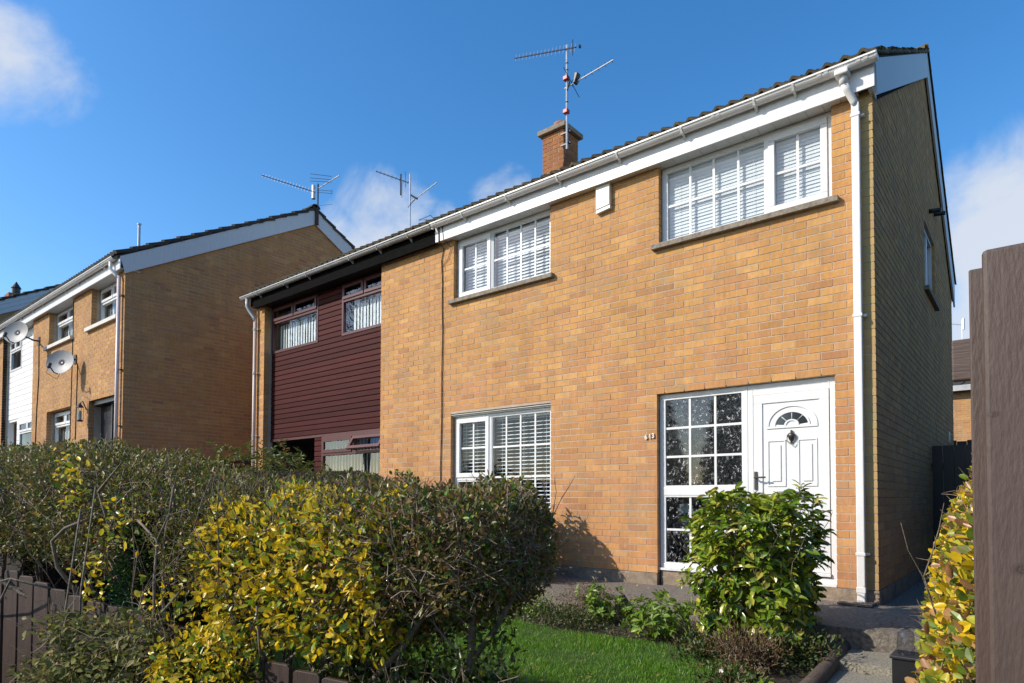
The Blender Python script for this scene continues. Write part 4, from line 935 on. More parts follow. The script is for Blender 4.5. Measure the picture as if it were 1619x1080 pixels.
for k in range(26):
    x = -16.3 + rng.uniform(-.08, .08); a = rng.uniform(0, 6.28); l = rng.uniform(.05, .16); p = Vector((x, LY - .17, 5.46)); d = Vector((math.cos(a) * .5, math.sin(a) * .4, 1)).normalized() * l; s_ = Vector((.014, 0, 0))
    mb.quad(p, p + d * .5 + s_, p + d, p + d * .5 - s_)
mb.build('gutter_weed', leaf_mat('weed_leaf', [(0, (.10, .2, .03)), (1, (.2, .28, .05))]), EH, kind='stuff')

WH = thing('terraced_house', 'white clad house beyond the satellite dishes at the left edge', 'house', (-19.8, 1.8, DZ))
ywc = LY + .14
HW = [(-21.05, -20.0, 4.30, 5.16), (-19.02, -18.47, 4.30, 5.24), (-21.2, -20.30, 0.6, 2.9), (-20.05, -18.50, 1.2, 2.86)]
clad(WH, WHITECLAD, -21.25, -18.45, .4, 5.25, ywc, bh=.15, holes=HW)
white_win(WH, -21.05, -20.0, 4.30, 5.16, ywc - .01, vb=False); white_win(WH, -19.02, -18.47, 4.30, 5.24, ywc - .01); white_win(WH, -20.05, -18.50, 1.2, 2.86, ywc - .01, vb=False)
MB().box(-21.2, -20.30, ywc + 1.0, ywc + 1.05, .6, 2.9).box(-20.32, -20.30, ywc, ywc + 1.0, .6, 2.9).build('porch_wall', WHITECLAD, WH)
fb = collect_bricks('x', LY, -21.6, -21.25, .3, 5.25, []); lay_bricks(fb, WH, BRICK_L, n_single=0); core_wall(WH, MORTAR, 'x', LY, -21.6, -21.25, 0, 5.25, [], t1=.3)
box('fascia_board', UPVC, WH, -23.5, -18.453, LY - .11, LY - .09, 5.24, 5.47); gutter(WH, -23.5, -18.453, LY - .17, 5.47, PIPEW, joints=(-19.5,), brackets=(-19.0, -20.2, -21.3), fasciay=LY - .11)
box('soffit', SOFFIT, WH, -23.5, -18.453, LY - .09, LY + .25, 5.255, 5.265)
MB().box(-23.5, -21.6, LY + .0, LY + .3, 0, 5.25).build('wall', BRICK_L, WH); MB().box(-23.5, -18.45, 6.6, 6.79, 0, 5.3).build('back_wall', MORTAR, WH)
RW = MB().prism([(YeL + .03, ZeL - .02), (YrL, ZrL - .02), (YrL, ZrL - .05), (YeL + .06, ZeL - .05)], -23.5, -18.453).prism([(YrL, ZrL - .02), (YbL, ZbL - .02), (YbL, ZbL - .05), (YrL, ZrL - .05)], -23.5, -18.453).build('roof', DARK, WH)
roof_slope(RW, -23.5, -18.453, YeL, ZeL, YrL, ZrL, TILE_D, lambda *a: False); roof_slope(RW, -23.5, -18.453, YbL, ZbL, YrL, ZrL, TILE_D, lambda *a: False, flip=True)

# ---- third block, seen as a brick gable above the gutter at the left edge
TH = thing('terraced_house', 'far house gable of dark brick with ribbed white barge board above the left gutter', 'house', (-28, 1, 1.7))
X3 = -24.6; Ye3, Ze3, Yr3, Zr3, Yb3, Zb3 = -2.75, 6.22, 1.70, 8.62, 6.1, 6.2
def under3(z):
    z2 = z + .12
    lo = -2.55 if z2 < Ze3 + (Zr3 - Ze3) * (.2) / (Yr3 - Ye3) else Ye3 + (z2 - Ze3) / (Zr3 - Ze3) * (Yr3 - Ye3)
    hi = 5.9 if z2 < Zb3 + .1 else Yb3 - (z2 - Zb3) / (Zr3 - Zb3) * (Yb3 - Yr3)
    return lo, hi
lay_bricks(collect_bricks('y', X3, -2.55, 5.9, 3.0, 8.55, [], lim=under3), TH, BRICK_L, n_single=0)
gable_core(TH, X3 - .3, X3 - .0045, Ye3, Ze3, Yr3, Zr3, Yb3, Zb3, -2.55, 5.9, 1.2, None, MORTAR)
MB().box(X3 - 8, X3 - .3, -2.55, -2.3, 1.2, 6.0).build('front_wall', BRICK_L, TH)
barge(TH, X3 + .01, X3 + .05, Ye3, Ze3 - .02, Yr3, Zr3, Yb3, Zb3, .44, BARGE, planks=3)
R3 = MB().prism([(Ye3, Ze3 - .02), (Yr3, Zr3 - .02), (Yr3, Zr3 - .05), (Ye3, Ze3 - .05)], X3 - 8, X3 + .03).prism([(Yr3, Zr3 - .02), (Yb3, Zb3 - .02), (Yb3, Zb3 - .05), (Yr3, Zr3 - .05)], X3 - 8, X3 + .03).build('roof', DARK, TH)
roof_slope(R3, X3 - 8, X3 + .08, Ye3, Ze3, Yr3, Zr3, TILE_D, lambda r_, c, nr, nc: c == nc - 1); roof_slope(R3, X3 - 8, X3 + .08, Yb3, Zb3, Yr3, Zr3, TILE_D, lambda *a: False, flip=True)
c3 = MB().box(-29.6, -29.0, .2, .8, 7.4, 8.62).build('chimney', BRICK_C, TH)
MB().lathe((-29.3, .5, 8.62), [(.18, 0), (.18, .05), (.14, .07), (.14, .26), (.17, .28), (.0, .55)], 12).build('chimney_cowl', DARKM, c3)

# ---- satellite dishes
def dish(label, c, mount, rx=.33, rz=.27, face=(0.15, -1, .28)):
    d = thing('satellite_dish', label, 'satellite dish', mount, 'satellite dishes on the left block')
    f = Vector(face).normalized(); sx = Vector((0, 0, 1)).cross(f).normalized() * -1; sz = f.cross(sx).normalized() * -1
    if sz.z < 0: sz = -sz
    c = Vector(c); mb = MB(); n = 36; rings = 6
    for s, dep in ((0, 0), (1, -.008)):
        base = len(mb.v)
        mb.v.append(tuple(c - f * (.07) + f * dep))
        for k in range(1, rings + 1):
            t = k / rings
            for j in range(n):
                a = 2 * math.pi * j / n; mb.v.append(tuple(c + sx * rx * t * math.cos(a) + sz * rz * t * math.sin(a) - f * .07 * (1 - t * t) + f * dep))
        for j in range(n): mb.f.append((base, base + 1 + j, base + 1 + (j + 1) % n))
        for k in range(rings - 1):
            for j in range(n):
                a = base + 1 + k * n + j; b = base + 1 + k * n + (j + 1) % n; mb.f.append((a, b, b + n, a + n))
    mb.build('reflector', DISH, d, smooth=True)
    lnb = c + f * .30 - sz * rz * .72 - sx * .06
    MB().tube([c - sz * rz * 1.0, c - sz * rz * 1.02 + f * .1, lnb], .013, 6).build('arm', DARKM, d)
    MB().tube([lnb - sz * .05, lnb + sz * .05 - f * .02], .035, 10).build('receiver', DARKM, d)
    m_ = Vector(mount); b = c - f * .1
    MB().tube([b, b - f * .07, m_ + Vector((0, -.12, 0)), m_ + Vector((0, -.02, 0))], .02, 8).box(m_.x - .07, m_.x + .07, m_.y - .02, m_.y - .004, m_.z - .1, m_.z + .1).build('wall_bracket', DARKM, d)
    MB().tube([lnb - sz * .06, lnb - sz * .16 + sx * .04, c - sz * (rz + .12), c - sz * (rz - .02) - f * .05], .005, 5).build('cable', RUBBER, d)
    return d
dish('grey satellite dish between the upper and lower windows, nearer of the two', (-15.08, LY - .36, 3.72), (-15.30, LY, 3.86), face=(.6, -1, .2))
dish('grey satellite dish overlapping the white clad wall, further of the two', (-17.62, LY - .56, 4.74), (-17.95, LY, 4.68), face=(.6, -1, .2))
# aerial on the left block ridge
A3 = thing('tv_aerial', 'wide many toothed aerial at the gable peak of the further brick end house', 'tv aerial', (LXc + .05, YrL + .05, 7.6))
MB().tube([(LXc + .06, YrL + .05, 7.55), (LXc + .06, YrL + .05, 8.58)], .022, 8).build('mast', DARKM, A3)
yagi(A3, (LXc + .03, YrL + .0, 8.36), (LXc - 1.25, YrL - .7, 8.92), 18, .065, m=ALU, bm=DARKM)
yagi(A3, (LXc + .1, YrL + .05, 8.46), (LXc + .72, YrL + .2, 8.64), 6, .03, m=DARKM, bm=ALU, r=.014)
mb = MB()
for dz in (.22, .16, .30): mb.tube([(LXc - .05, YrL - .1, 8.42 + dz * 1.3), (LXc + .55, YrL + .1, 8.33 + dz)], .006, 5)
for dz in (-.02, -.08): mb.tube([(LXc + .1, YrL, 8.42 + dz), (LXc + .58, YrL + .1, 8.28 + dz)], .006, 5)
mb.tube([(LXc + .57, YrL + .1, 8.19), (LXc + .57, YrL + .1, 8.3)], .006, 5); mb.tube([(LXc + .1, YrL, 8.0), (LXc + .6, YrL + .1, 7.93)], .004, 5); mb.build('reflector', DARKM, A3)
MB().tube([(LXc - .05, YrL, 8.22), (LXc - .05, YrL, 8.55)], .05, 8).build('junction_box', ALU, A3)
MB().box(LXc + .05, LXc + .08, YrL - .02, YrL + .07, 7.55, 7.95).build('bracket', mat('rusty_bracket', (.06, .03, .025), .8), A3)

# ================================================================== BEHIND ON THE RIGHT
GT = thing('side_gate', 'tall black timber side gate closing the passage beside the gable', 'gate', (.7, 3.85, -.14))
for k in range(9):
    x = .01 + k * .125; MB().box(x, x + .118, 3.80, 3.825, -.12, 1.53).build('board', BLACKP, GT)
MB().box(.0, 1.14, 3.83, 3.86, 1.2, 1.3).box(.0, 1.14, 3.83, 3.86, .2, .3).build('ledge', BLACKP, GT)
SF = thing('side_fence', 'black boarded fence beyond the side gate at the back of the passage', 'fence', (1.5, 7.5, -.2))
for k in range(26): MB().box(-.9 + k * .15, -.755 + k * .15, 7.5, 7.52, -.2, 1.88 if k % 2 else 1.86).build('board', BLACKP, SF)
for k in range(3): MB().box(-.9, 3.0, 7.53, 7.57, .1 + k * .7, .18 + k * .7).build('rail', BLACKP, SF)
BF = thing('boundary_fence', 'dark boundary fence along the passage behind the yellow privet', 'fence', (1.42, 1.0, -.3))
for k in range(52): MB().box(1.40, 1.42, -2.6 + k * .15, -2.455 + k * .15, -.3, 1.3).build('board', BLACKP, BF)
RH = thing('house', 'sunlit brick house far behind the side passage', 'house', (1.5, 25, 0))
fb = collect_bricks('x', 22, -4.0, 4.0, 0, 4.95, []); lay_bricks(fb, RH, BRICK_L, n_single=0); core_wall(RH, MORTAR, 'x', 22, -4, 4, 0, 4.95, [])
MB().box(3.75, 4.0, 22.3, 29, 0, 4.95).box(-4, -3.75, 22.3, 29, 0, 4.95).build('side_wall', BRICK_L, RH)
r5 = MB().prism([(21.7, 4.9), (25.5, 6.7), (29.3, 4.9), (29.3, 4.8), (21.7, 4.8)], -4.1, 4.1).build('roof', TILE_D, RH); box('fascia_board', LEAD, RH, -4.1, 4.1, 21.66, 21.70, 4.78, 4.98)
MB().tube([(-1.2, 21.9, 4.9), (-.9, 21.75, 5.05), (-.75, 21.7, 5.2)], .03, 6).build('cable', DARKM, RH)
A4 = thing('tv_aerial', 'tiny pale aerial seen in the gap above the brown timber rail', 'tv aerial', (-1.15, 25.4, 6.6))
MB().tube([(-1.15, 25.4, 6.6), (-1.15, 25.4, 8.2)], .02, 6).build('mast', ALU, A4); yagi(A4, (-1.15, 25.4, 8.0), (-2.1, 25.2, 8.2), 8, .09)
MB().tube([(-1.1, 25.4, 7.8), (-1.1, 25.4, 8.25)], .05, 6).build('reflector', ALU, A4)

# ================================================================== FENCE, POST, SMALL THINGS
P1 = Vector((-1.07, -5.15, 0)); EV = Vector((-.979, -.206, 0)); NV = Vector((-.206, .979, 0))
def HP(t, off, z=0): return P1 + EV * t + NV * off + Vector((0, 0, z))
FT = lambda t: .205 + .121 * t
FN = thing('garden_fence', 'brown vertical board fence below the hedge along the pavement', 'fence', HP(0, 0, -.8))
rng = random.Random(6)
def board_mesh(t0, t1, ztop, th=.018):
    mb = MB(); i = 0
    zb = ztop - 1.12; c = rng.uniform(-.006, .006); off = rng.uniform(-.004, .004)
    prof = [(t0 + .003, zb), (t1 - .003, zb), (t1, ztop - .012 + c), (t1 - .012, ztop + c * .3), (t0 + .012, ztop - c * .3), (t0, ztop - .012 - c)]
    for o_ in (off, off + th):
        for t, z in prof: mb.v.append(tuple(HP(t, o_, z)))
    n = 6
    for k in range(n): j = (k + 1) % n; mb.f.append((k, j, n + j, n + k))
    mb.f.append(tuple(reversed(range(n)))); mb.f.append(tuple(n + k for k in range(n)))
    return mb
t = -1.6
while t < 5.0:
    wd = .125 + rng.uniform(-.006, .006)
    board_mesh(t, t + wd, FT(t + .06) + rng.uniform(-.012, .012)).build('board', FENCE, FN, bevel=.003); t += wd + rng.choice((.006, .012, .02))
for dz in (-.28, -.85):
    mb = MB()
    for o_, z_ in ((.02, 0), (.06, 0), (.06, .07), (.02, .07)):
        for tt in (-1.6, 5.0): mb.v.append(tuple(HP(tt, o_, FT(tt) + dz + z_)))
    mb.f = [(0, 1, 3, 2), (2, 3, 5, 4), (4, 5, 7, 6), (6, 7, 1, 0), (0, 2, 4, 6), (1, 7, 5, 3)]; mb.build('rail', FENCE, FN)

PF = thing('gate_post', 'big brown painted timber post with a cross rail at the right edge', 'post', (1.08, -4.83, -.75))
MB().box(1.006, 1.25, -4.845, -4.70, -.75, 1.30).build('post', POSTM, PF, bevel=.009)
MB().box(.967, 1.0, -4.57, -4.54, -.7, 1.345).build('side_board', POSTM, PF, bevel=.004)
MB().box(.876, 1.06, -3.9, -3.86, 1.186, 1.32).build('cross_rail', RAILM, PF, bevel=.005)
MB().box(.985, 1.08, -3.86, -3.77, -.7, 1.32).build('rear_post', BLACKP, PF)
LB = thing('path_box', 'small black box with clear plastic tops at the foot of the yellow privet', 'box', (.64, -2.9, -.33))
MB().box(.55, .74, -2.98, -2.84, -.33, .06).build('box_body', BLACKP, LB, bevel=.006)
MB().box(.542, .748, -2.99, -2.83, .06, .075).build('box_lid', DARKM, LB, bevel=.004)
for x, y in ((.60, -2.92), (.69, -2.90)):
    MB().lathe((x, y, .075), [(.035, 0), (.038, .04), (.034, .10), (.016, .12), (.0, .12)], 14).build('plastic_top', glass_mat('clear_plastic', 1.6, (.75, .78, .85)), LB, smooth=True)
LG = MB().tube([(-.03, -1.10, -.245), (.0, -1.6, -.29), (.02, -2.2, -.31), (.03, -2.9, -.33)], .052, 12).build('log_edging', LOG, None, smooth=True)
tag(LG, 'round brown log lying along the edge of the garden path', 'log')
# ================================================================== PLANTS
NR = np.random.default_rng(12)
T_SMALL = (np.array([(0, 0, 0), (.35, .5, .10), (.75, .36, .06), (1, 0, -.05), (.75, -.36, .06), (.35, -.5, .10)]), [(0, 5, 4, 3), (0, 3, 2, 1)])
T_BIG = (np.array([(0, 0, 0), (.25, .38, .09), (.6, .5, .07), (.85, .26, -.03), (1, 0, -.16), (.85, -.26, -.03), (.6, -.5, .07), (.25, -.38, .09), (.3, 0, .0), (.62, 0, -.02)]),
         [(0, 8, 1), (0, 7, 8), (8, 9, 2, 1), (7, 6, 9, 8), (9, 4, 3, 2), (6, 5, 4, 9)])
T_ROUND = (np.array([(0, 0, 0), (.2, .38, .06), (.55, .52, .09), (.9, .28, .04), (1, 0, -.02), (.9, -.28, .04), (.55, -.52, .09), (.2, -.38, .06), (.5, 0, -.03)]),
           [(0, 8, 2, 1), (8, 4, 3, 2), (0, 7, 6, 8), (8, 6, 5, 4)])
T_NEEDLE = (np.array([(0, 0, 0), (.5, .5, .02), (1, 0, 0), (.5, -.5, .02)]), [(0, 3, 2, 1)])
def norm(a): return a / np.maximum(1e-9, np.linalg.norm(a, axis=1, keepdims=True))
def frames(dirs, nrm_):
    a = norm(dirs); n_ = nrm_ - (nrm_ * a).sum(1, keepdims=True) * a; n_ = norm(n_); b = np.cross(n_, a); return a, b, n_
def leaves(name, parent, P, D, Nn, size, width, m, tmpl=T_SMALL, singles=0, wvar=.15):
    """P positions, D leaf directions, Nn leaf normals"""
    a, b, n_ = frames(D, Nn); off = np.array(root_loc(parent)); P = P - off
    tv, tf = tmpl; k = len(P); s = size[:, None, None]; wd = width * (1 + wvar * NR.standard_normal(k))[:, None, None]
    order = np.arange(k)
    if singles:
        cam_ = np.array(CAM) - off; order = np.argsort(np.linalg.norm(P - cam_, axis=1) / size)
        me = bpy.data.meshes.new('leaf'); tw = tv.copy(); tw[:, 1] *= width; tw[:, 2] *= 1.0
        me.from_pydata(tw.tolist(), [], tf); me.materials.append(m)
        for i in order[:singles]:
            o = bpy.data.objects.new('leaf', me); col.objects.link(o); o.parent = parent
            sx = float(size[i]); A = Matrix(((a[i][0], b[i][0], n_[i][0]), (a[i][1], b[i][1], n_[i][1]), (a[i][2], b[i][2], n_[i][2]))).to_4x4()
            o.matrix_local = Matrix.Translation(P[i].tolist()) @ A @ Matrix.Diagonal((sx, sx * (1 + .15 * float(NR.standard_normal())), sx, 1))
        order = order[singles:]
    V = P[order][:, None, :] + s[order] * (tv[None, :, 0:1] * a[order][:, None, :] + tv[None, :, 1:2] * wd[order] * b[order][:, None, :] + tv[None, :, 2:3] * n_[order][:, None, :])
    nv = len(tv); kk = len(order); V = V.reshape(-1, 3)
    li = []; ls = []; lt = []
    me = bpy.data.meshes.new(name)
    tl = np.concatenate([np.array(f) for f in tf]); cnt = np.array([len(f) for f in tf])
    loops = (tl[None, :] + (np.arange(kk) * nv)[:, None]).reshape(-1)
    tot = np.tile(cnt, kk); start = np.concatenate([[0], np.cumsum(tot)[:-1]])
    me.vertices.add(len(V)); me.vertices.foreach_set('co', V.astype(np.float32).reshape(-1))
    me.loops.add(len(loops)); me.loops.foreach_set('vertex_index', loops.astype(np.int32))
    me.polygons.add(len(tot)); me.polygons.foreach_set('loop_start', start.astype(np.int32)); me.polygons.foreach_set('loop_total', tot.astype(np.int32))
    me.update(calc_edges=True); me.validate()
    me.materials.append(m)
    o = bpy.data.objects.new(name, me); col.objects.link(o); o.parent = parent; o['kind'] = 'stuff'
    return o
def rnd_dir(k, up=0., out=None, o=0.):
    d = NR.standard_normal((k, 3)); d = norm(d); d[:, 2] += up
    if out is not None: d += out * o
    return norm(d)
def twigs(name, parent, P, D, L_, r, m, bend=.35, nseg=2, sides=3):
    """many short tapering twigs in one mesh"""
    off = np.array(root_loc(parent)); P = P - off; k = len(P); D = norm(D)
    pts = [P]; d = D.copy()
    for s in range(nseg):
        pts.append(pts[-1] + d * (L_ / nseg)[:, None]); d = norm(d + bend * NR.standard_normal((k, 3)))
    V = []; up = norm(np.cross(D, NR.standard_normal((k, 3)))); sd_ = np.cross(D, up)
    for j, p in enumerate(pts):
        rr = (r * (1 - .6 * j / nseg))[:, None]
        for q in range(sides):
            a = 2 * math.pi * q / sides; V.append(p + up * rr * math.cos(a) + sd_ * rr * math.sin(a))
    V = np.stack(V, 1); nv = V.shape[1]; V = V.reshape(-1, 3); fl = []
    for j in range(nseg):
        for q in range(sides): a = j * sides + q; b = j * sides + (q + 1) % sides; fl.append((a, b, b + sides, a + sides))
    fl = np.array(fl); F_ = (fl[None] + (np.arange(k) * nv)[:, None, None]).reshape(-1, 4)
    me = bpy.data.meshes.new(name); me.vertices.add(len(V)); me.vertices.foreach_set('co', V.astype(np.float32).reshape(-1))
    me.loops.add(F_.size); me.loops.foreach_set('vertex_index', F_.reshape(-1).astype(np.int32)); me.polygons.add(len(F_))
    me.polygons.foreach_set('loop_start', (np.arange(len(F_)) * 4).astype(np.int32)); me.polygons.foreach_set('loop_total', np.full(len(F_), 4, np.int32)); me.update(calc_edges=True)
    me.materials.append(m); o = bpy.data.objects.new(name, me); col.objects.link(o); o.parent = parent; o['kind'] = 'stuff'; return o
def branch(parent, p0, d0, length, r, rng, m=BARK, name='branch', seg=6, wob=.25, up=.1, forks=2, depth=0, sub=None, zmax=None):
    """one branch with its forks as one mesh"""
    top = sub is None
    if top: sub = MB()
    pts = [Vector(p0)]; d = Vector(d0).normalized()
    for k in range(seg):
        d = (d + Vector((rng.uniform(-wob, wob), rng.uniform(-wob, wob), rng.uniform(-wob, wob) + up))).normalized()
        if zmax is not None and (pts[-1] + d * length / seg).z > zmax: break
        pts.append(pts[-1] + d * length / seg)
        if depth < 2 and k >= 1 and rng.random() < forks / seg * 1.6:
            d2 = (d + Vector((rng.uniform(-1, 1), rng.uniform(-1, 1), rng.uniform(-.2, .8))) * .9).normalized()
            branch(None, pts[-1], d2, length * rng.uniform(.35, .6), r * .55, rng, seg=4, wob=wob * 1.2, up=up, forks=forks, depth=depth + 1, sub=sub, zmax=zmax)
    if len(pts) > 1: sub.tube(pts, r, 6 if depth == 0 else 5, r2=r * .35)
    if top: return sub.build(name, m, parent, smooth=True)

# ---- hedge volume sampler along the fence line
def hedge_pts(k, t0, t1, off0, off1, z0f, z1f, shell=.10, seed=0, ends=3, exps=2.6):
    """points in the outer shell of a rounded hedge; returns position and outward direction"""
    r = np.random.default_rng(seed)
    t = r.uniform(t0, t1, k); ph = r.uniform(0, 2 * math.pi, k)
    c, s = np.cos(ph), np.sin(ph)
    # squarish cross-section
    q = (np.abs(c) ** exps + np.abs(s) ** exps) ** (-1 / exps)
    dep = np.clip(np.abs(r.standard_normal(k)) * shell, 0, .95)
    rad = q * (1 - dep)
    bump_ = 1 + .06 * np.sin(t * 7 + ph * 3 + seed) + .06 * np.sin(t * 17 + ph * 5 + 2 * np.sin(t * 5)) + .05 * np.sin(t * 34 + ph * 9 + seed) + .03 * r.standard_normal(k)
    rad = rad * bump_
    z0 = z0f(t); z1 = z1f(t); hz = (z1 - z0) / 2; oc = (off0 + off1) / 2; ho = (off1 - off0) / 2
    # round the two ends
    e = np.minimum((t - t0) if ends & 1 else 9, (t1 - t) if ends & 2 else 9) * np.ones(k); ef = np.clip(e / .16, .0, 1) ** .5
    off = oc + ho * rad * c * (.55 + .45 * ef); z = (z0 + z1) / 2 + hz * rad * s * (.65 + .35 * ef)
    Pp = np.array(P1)[None] + np.outer(t, np.array(EV)) + np.outer(off, np.array(NV)); Pp[:, 2] = z
    out_ = np.outer(c, np.array(NV)) + np.outer(s, np.array((0, 0, 1.)))
    return Pp, norm(out_), t
DARKLEAF = leaf_mat('dark_hedge_leaf', [(0, (.07, .11, .012)), (.35, (.12, .16, .02)), (.6, (.18, .16, .03)), (.78, (.26, .15, .05)), (.9, (.30, .22, .07)), (.97, (.30, .34, .10)), (1, (.60, .44, .03))], rough=.42, transl=.28, spec=.35)
BROWNLEAF = leaf_mat('brownish_hedge_leaf', [(0, (.06, .10, .015)), (.3, (.10, .15, .02)), (.55, (.19, .115, .035)), (.8, (.25, .14, .055)), (.93, (.13, .22, .025)), (1, (.42, .32, .04))], rough=.40, transl=.27, spec=.4)
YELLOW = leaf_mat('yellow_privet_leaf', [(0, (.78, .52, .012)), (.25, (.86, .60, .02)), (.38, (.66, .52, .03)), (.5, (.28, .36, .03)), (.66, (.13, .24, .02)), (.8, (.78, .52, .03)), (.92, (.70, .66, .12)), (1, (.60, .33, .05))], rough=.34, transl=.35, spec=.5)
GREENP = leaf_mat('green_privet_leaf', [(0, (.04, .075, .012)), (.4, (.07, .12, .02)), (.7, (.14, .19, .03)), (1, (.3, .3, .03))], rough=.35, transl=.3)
IVY = leaf_mat('grey_green_ivy_leaf', [(0, (.12, .15, .03)), (.4, (.19, .20, .05)), (.7, (.26, .25, .09)), (.9, (.32, .28, .12)), (1, (.26, .18, .06))], rough=.6, transl=.3, spec=.15)
AUC = leaf_mat('spotted_laurel_leaf', [(0, (.05, .11, .01)), (.3, (.11, .20, .014)), (.55, (.21, .30, .018)), (.78, (.36, .40, .03)), (.93, (.52, .42, .08)), (1, (.10, .18, .02))], rough=.26, transl=.25, speck=(.62, .56, .07), spec=.6)
LIME = leaf_mat('fresh_green_leaf', [(0, (.10, .20, .02)), (.5, (.17, .28, .03)), (1, (.26, .34, .05))], rough=.4, transl=.35)
BEDL = leaf_mat('bed_leaf', [(0, (.03, .06, .012)), (.4, (.06, .10, .02)), (.7, (.10, .14, .03)), (.85, (.12, .07, .03)), (1, (.18, .12, .05))], rough=.5, transl=.25)
DRY = leaf_mat('dry_stem_leaf', [(0, (.12, .06, .03)), (.5, (.20, .12, .06)), (1, (.10, .09, .03))], rough=.7, transl=.2)
CONIF = leaf_mat('conifer_leaf', [(0, (.012, .045, .014)), (.6, (.02, .07, .02)), (1, (.04, .095, .028))], rough=.5, transl=.2)
PIER = leaf_mat('pieris_leaf', [(0, (.06, .11, .02)), (.5, (.13, .19, .035)), (.75, (.20, .22, .04)), (.88, (.30, .12, .05)), (1, (.32, .20, .06))], rough=.4, transl=.3)
BERRY = mat('red_berry', (.35, .01, .01), .3)

def hedge(name, label, cat, t0, t1, o0, o1, z0f, z1f, n_leaf, lsz, m, seed, n_twig=0, singles=0, tmpl=T_SMALL, shell=.16, width=.5, twl=(.04, .12), ends=3):
    h = thing(name, label, cat, HP((t0 + t1) / 2, (o0 + o1) / 2, -.5))
    Pp, O, t = hedge_pts(n_leaf, t0, t1, o0, o1, z0f, z1f, shell, seed, ends)
    D = rnd_dir(n_leaf, .35, O, .7); Nn = rnd_dir(n_leaf, .6, O, .9)
    sz = lsz * NR.uniform(.6, 1.35, n_leaf)
    leaves('foliage', h, Pp, D, Nn, sz, width, m, tmpl, singles)
    if n_twig:
        Pt, Ot, _ = hedge_pts(n_twig, t0, t1, o0, o1, z0f, z1f, shell * 1.6, seed + 50, ends)
        Dt = rnd_dir(n_twig, .5, Ot, .55); Lt = NR.uniform(twl[0], twl[1], n_twig)
        twigs('twigs', h, Pt - Dt * Lt[:, None] * .5, Dt, Lt, NR.uniform(.0012, .0028, n_twig), TWIG)
    return h
L_ = lambda a, b, ta, tb: (lambda t: a + (b - a) * np.clip((t - ta) / (tb - ta), 0, 1))
# big dark mixed hedge on the left
H1 = hedge('hedge', 'tall dark twiggy hedge over the brown fence at the left', 'hedge', .42, 4.4, .03, .95, L_(.24, .45, .5, 2), L_(.90, 1.10, .7, 1.8), 105000, .021, DARKLEAF, 1, ends=0, n_twig=22000, singles=300, shell=.36, width=.5)
rng = random.Random(21)
for k in range(20):
    tt = rng.uniform(.7, 3.2); of = rng.uniform(.2, .6)
    ln = rng.uniform(.6, 1.25); rr = rng.uniform(.006, .015)
    branch(H1, HP(tt, of, -.5 + .12 * tt), Vector((rng.uniform(-.35, .35), rng.uniform(-.3, .2), 1)), ln + .45, rr, rng, wob=.22, up=.12, forks=3, zmax=.90 + .05 * min(3, tt))
# the crooked heavier limbs the photograph shows on the left face
for pts, r in (([(1.95, .3, .2), (2.05, .08, .30), (2.12, -.02, .48), (2.16, -.03, .60), (2.02, -.03, .66), (1.86, 0, .70)], .017), ([(2.35, .25, .25), (2.75, .0, .36), (2.95, -.03, .45), (3.0, -.02, .58), (2.9, 0, .66)], .018), ([(2.3, .2, .18), (2.65, .02, .33), (3.1, -.02, .46), (3.5, .02, .5)], .014),
               ([(2.25, .1, .34), (2.5, -.08, .42), (2.8, -.1, .37), (3.2, -.1, .33), (3.6, -.08, .30)], .010), ([(2.46, -.09, .42), (2.52, -.12, .30), (2.62, -.13, .16), (2.6, -.12, .08)], .009),
               ([(1.25, .1, -.3), (1.22, .02, .1), (1.2, .0, .45), (1.22, .02, .62), (1.4, .02, .70)], .012), ([(1.22, .02, .62), (1.15, .03, .72)], .008), ([(1.9, .15, -.6), (1.85, -.08, -.1), (1.92, -.06, .3), (1.88, -.02, .75)], .010), ([(1.62, .15, -.6), (1.68, -.1, 0), (1.76, -.06, .4), (1.78, 0, .85)], .009),
               ([(1.3, -.02, .05), (1.6, -.08, .16), (1.9, -.12, .22)], .006), ([(.98, .0, .42), (1.15, -.02, .30), (1.3, -.04, .2)], .009)):
    MB().tube([HP(.45 + (p[0] - .9) * .72, p[1] - .03, p[2]) for p in pts], r * .62, 7, r2=r * .4).build('branch', BARK, H1, smooth=True)
n = 420; tt = NR.choice([.55, .72, 1.0, 1.15, 1.35], n) + NR.normal(0, .08, n); zc_ = np.where(tt < .65, .34, np.where(tt < .85, .30, np.where(tt < 1.07, .68, np.where(tt < 1.25, .42, .86)))) + NR.normal(0, .08, n)
Pp = np.array(P1)[None] + np.outer(tt, np.array(EV)) + np.outer(.02 + NR.normal(0, .03, n), np.array(NV)); Pp[:, 2] = zc_
O = np.tile(-np.array(NV), (n, 1)); leaves('yellow_tuft', H1, Pp, rnd_dir(n, .2, O, .7), rnd_dir(n, .5, O, .9), .03 * NR.uniform(.6, 1.3, n), .5, YELLOW, T_ROUND)
# ivy over the fence
IV = thing('ivy', 'grey green leafy shrub spilling over the fence boards at the left', 'ivy', HP(1.9, -.1, -.6))
n = 15000
tt = NR.uniform(.40, 1.5, n); zz = NR.uniform(-.65, .42, n)
lim = .46 - np.abs(tt - .80) ** 2 * .8 + .04 * np.sin(tt * 13)
k_ = (zz < lim - .12) & (np.sin(tt * 23 + 3 * np.sin(zz * 9)) + np.sin(zz * 19 + tt * 7) > -1.05) & (tt < 1.40 - .2 * (zz > .1) + .04 * np.sin(zz * 20)); tt = tt[k_]; zz = zz[k_]; n = len(tt)
oo = -.03 - np.abs(NR.standard_normal(n)) * .07 - .08 * np.sin(np.clip((tt - .45) / 1.0, 0, 1) * 3.14)
Pp = np.array(P1)[None] + np.outer(tt, np.array(EV)) + np.outer(oo, np.array(NV)); Pp[:, 2] = zz
O = np.tile(-np.array(NV), (n, 1))
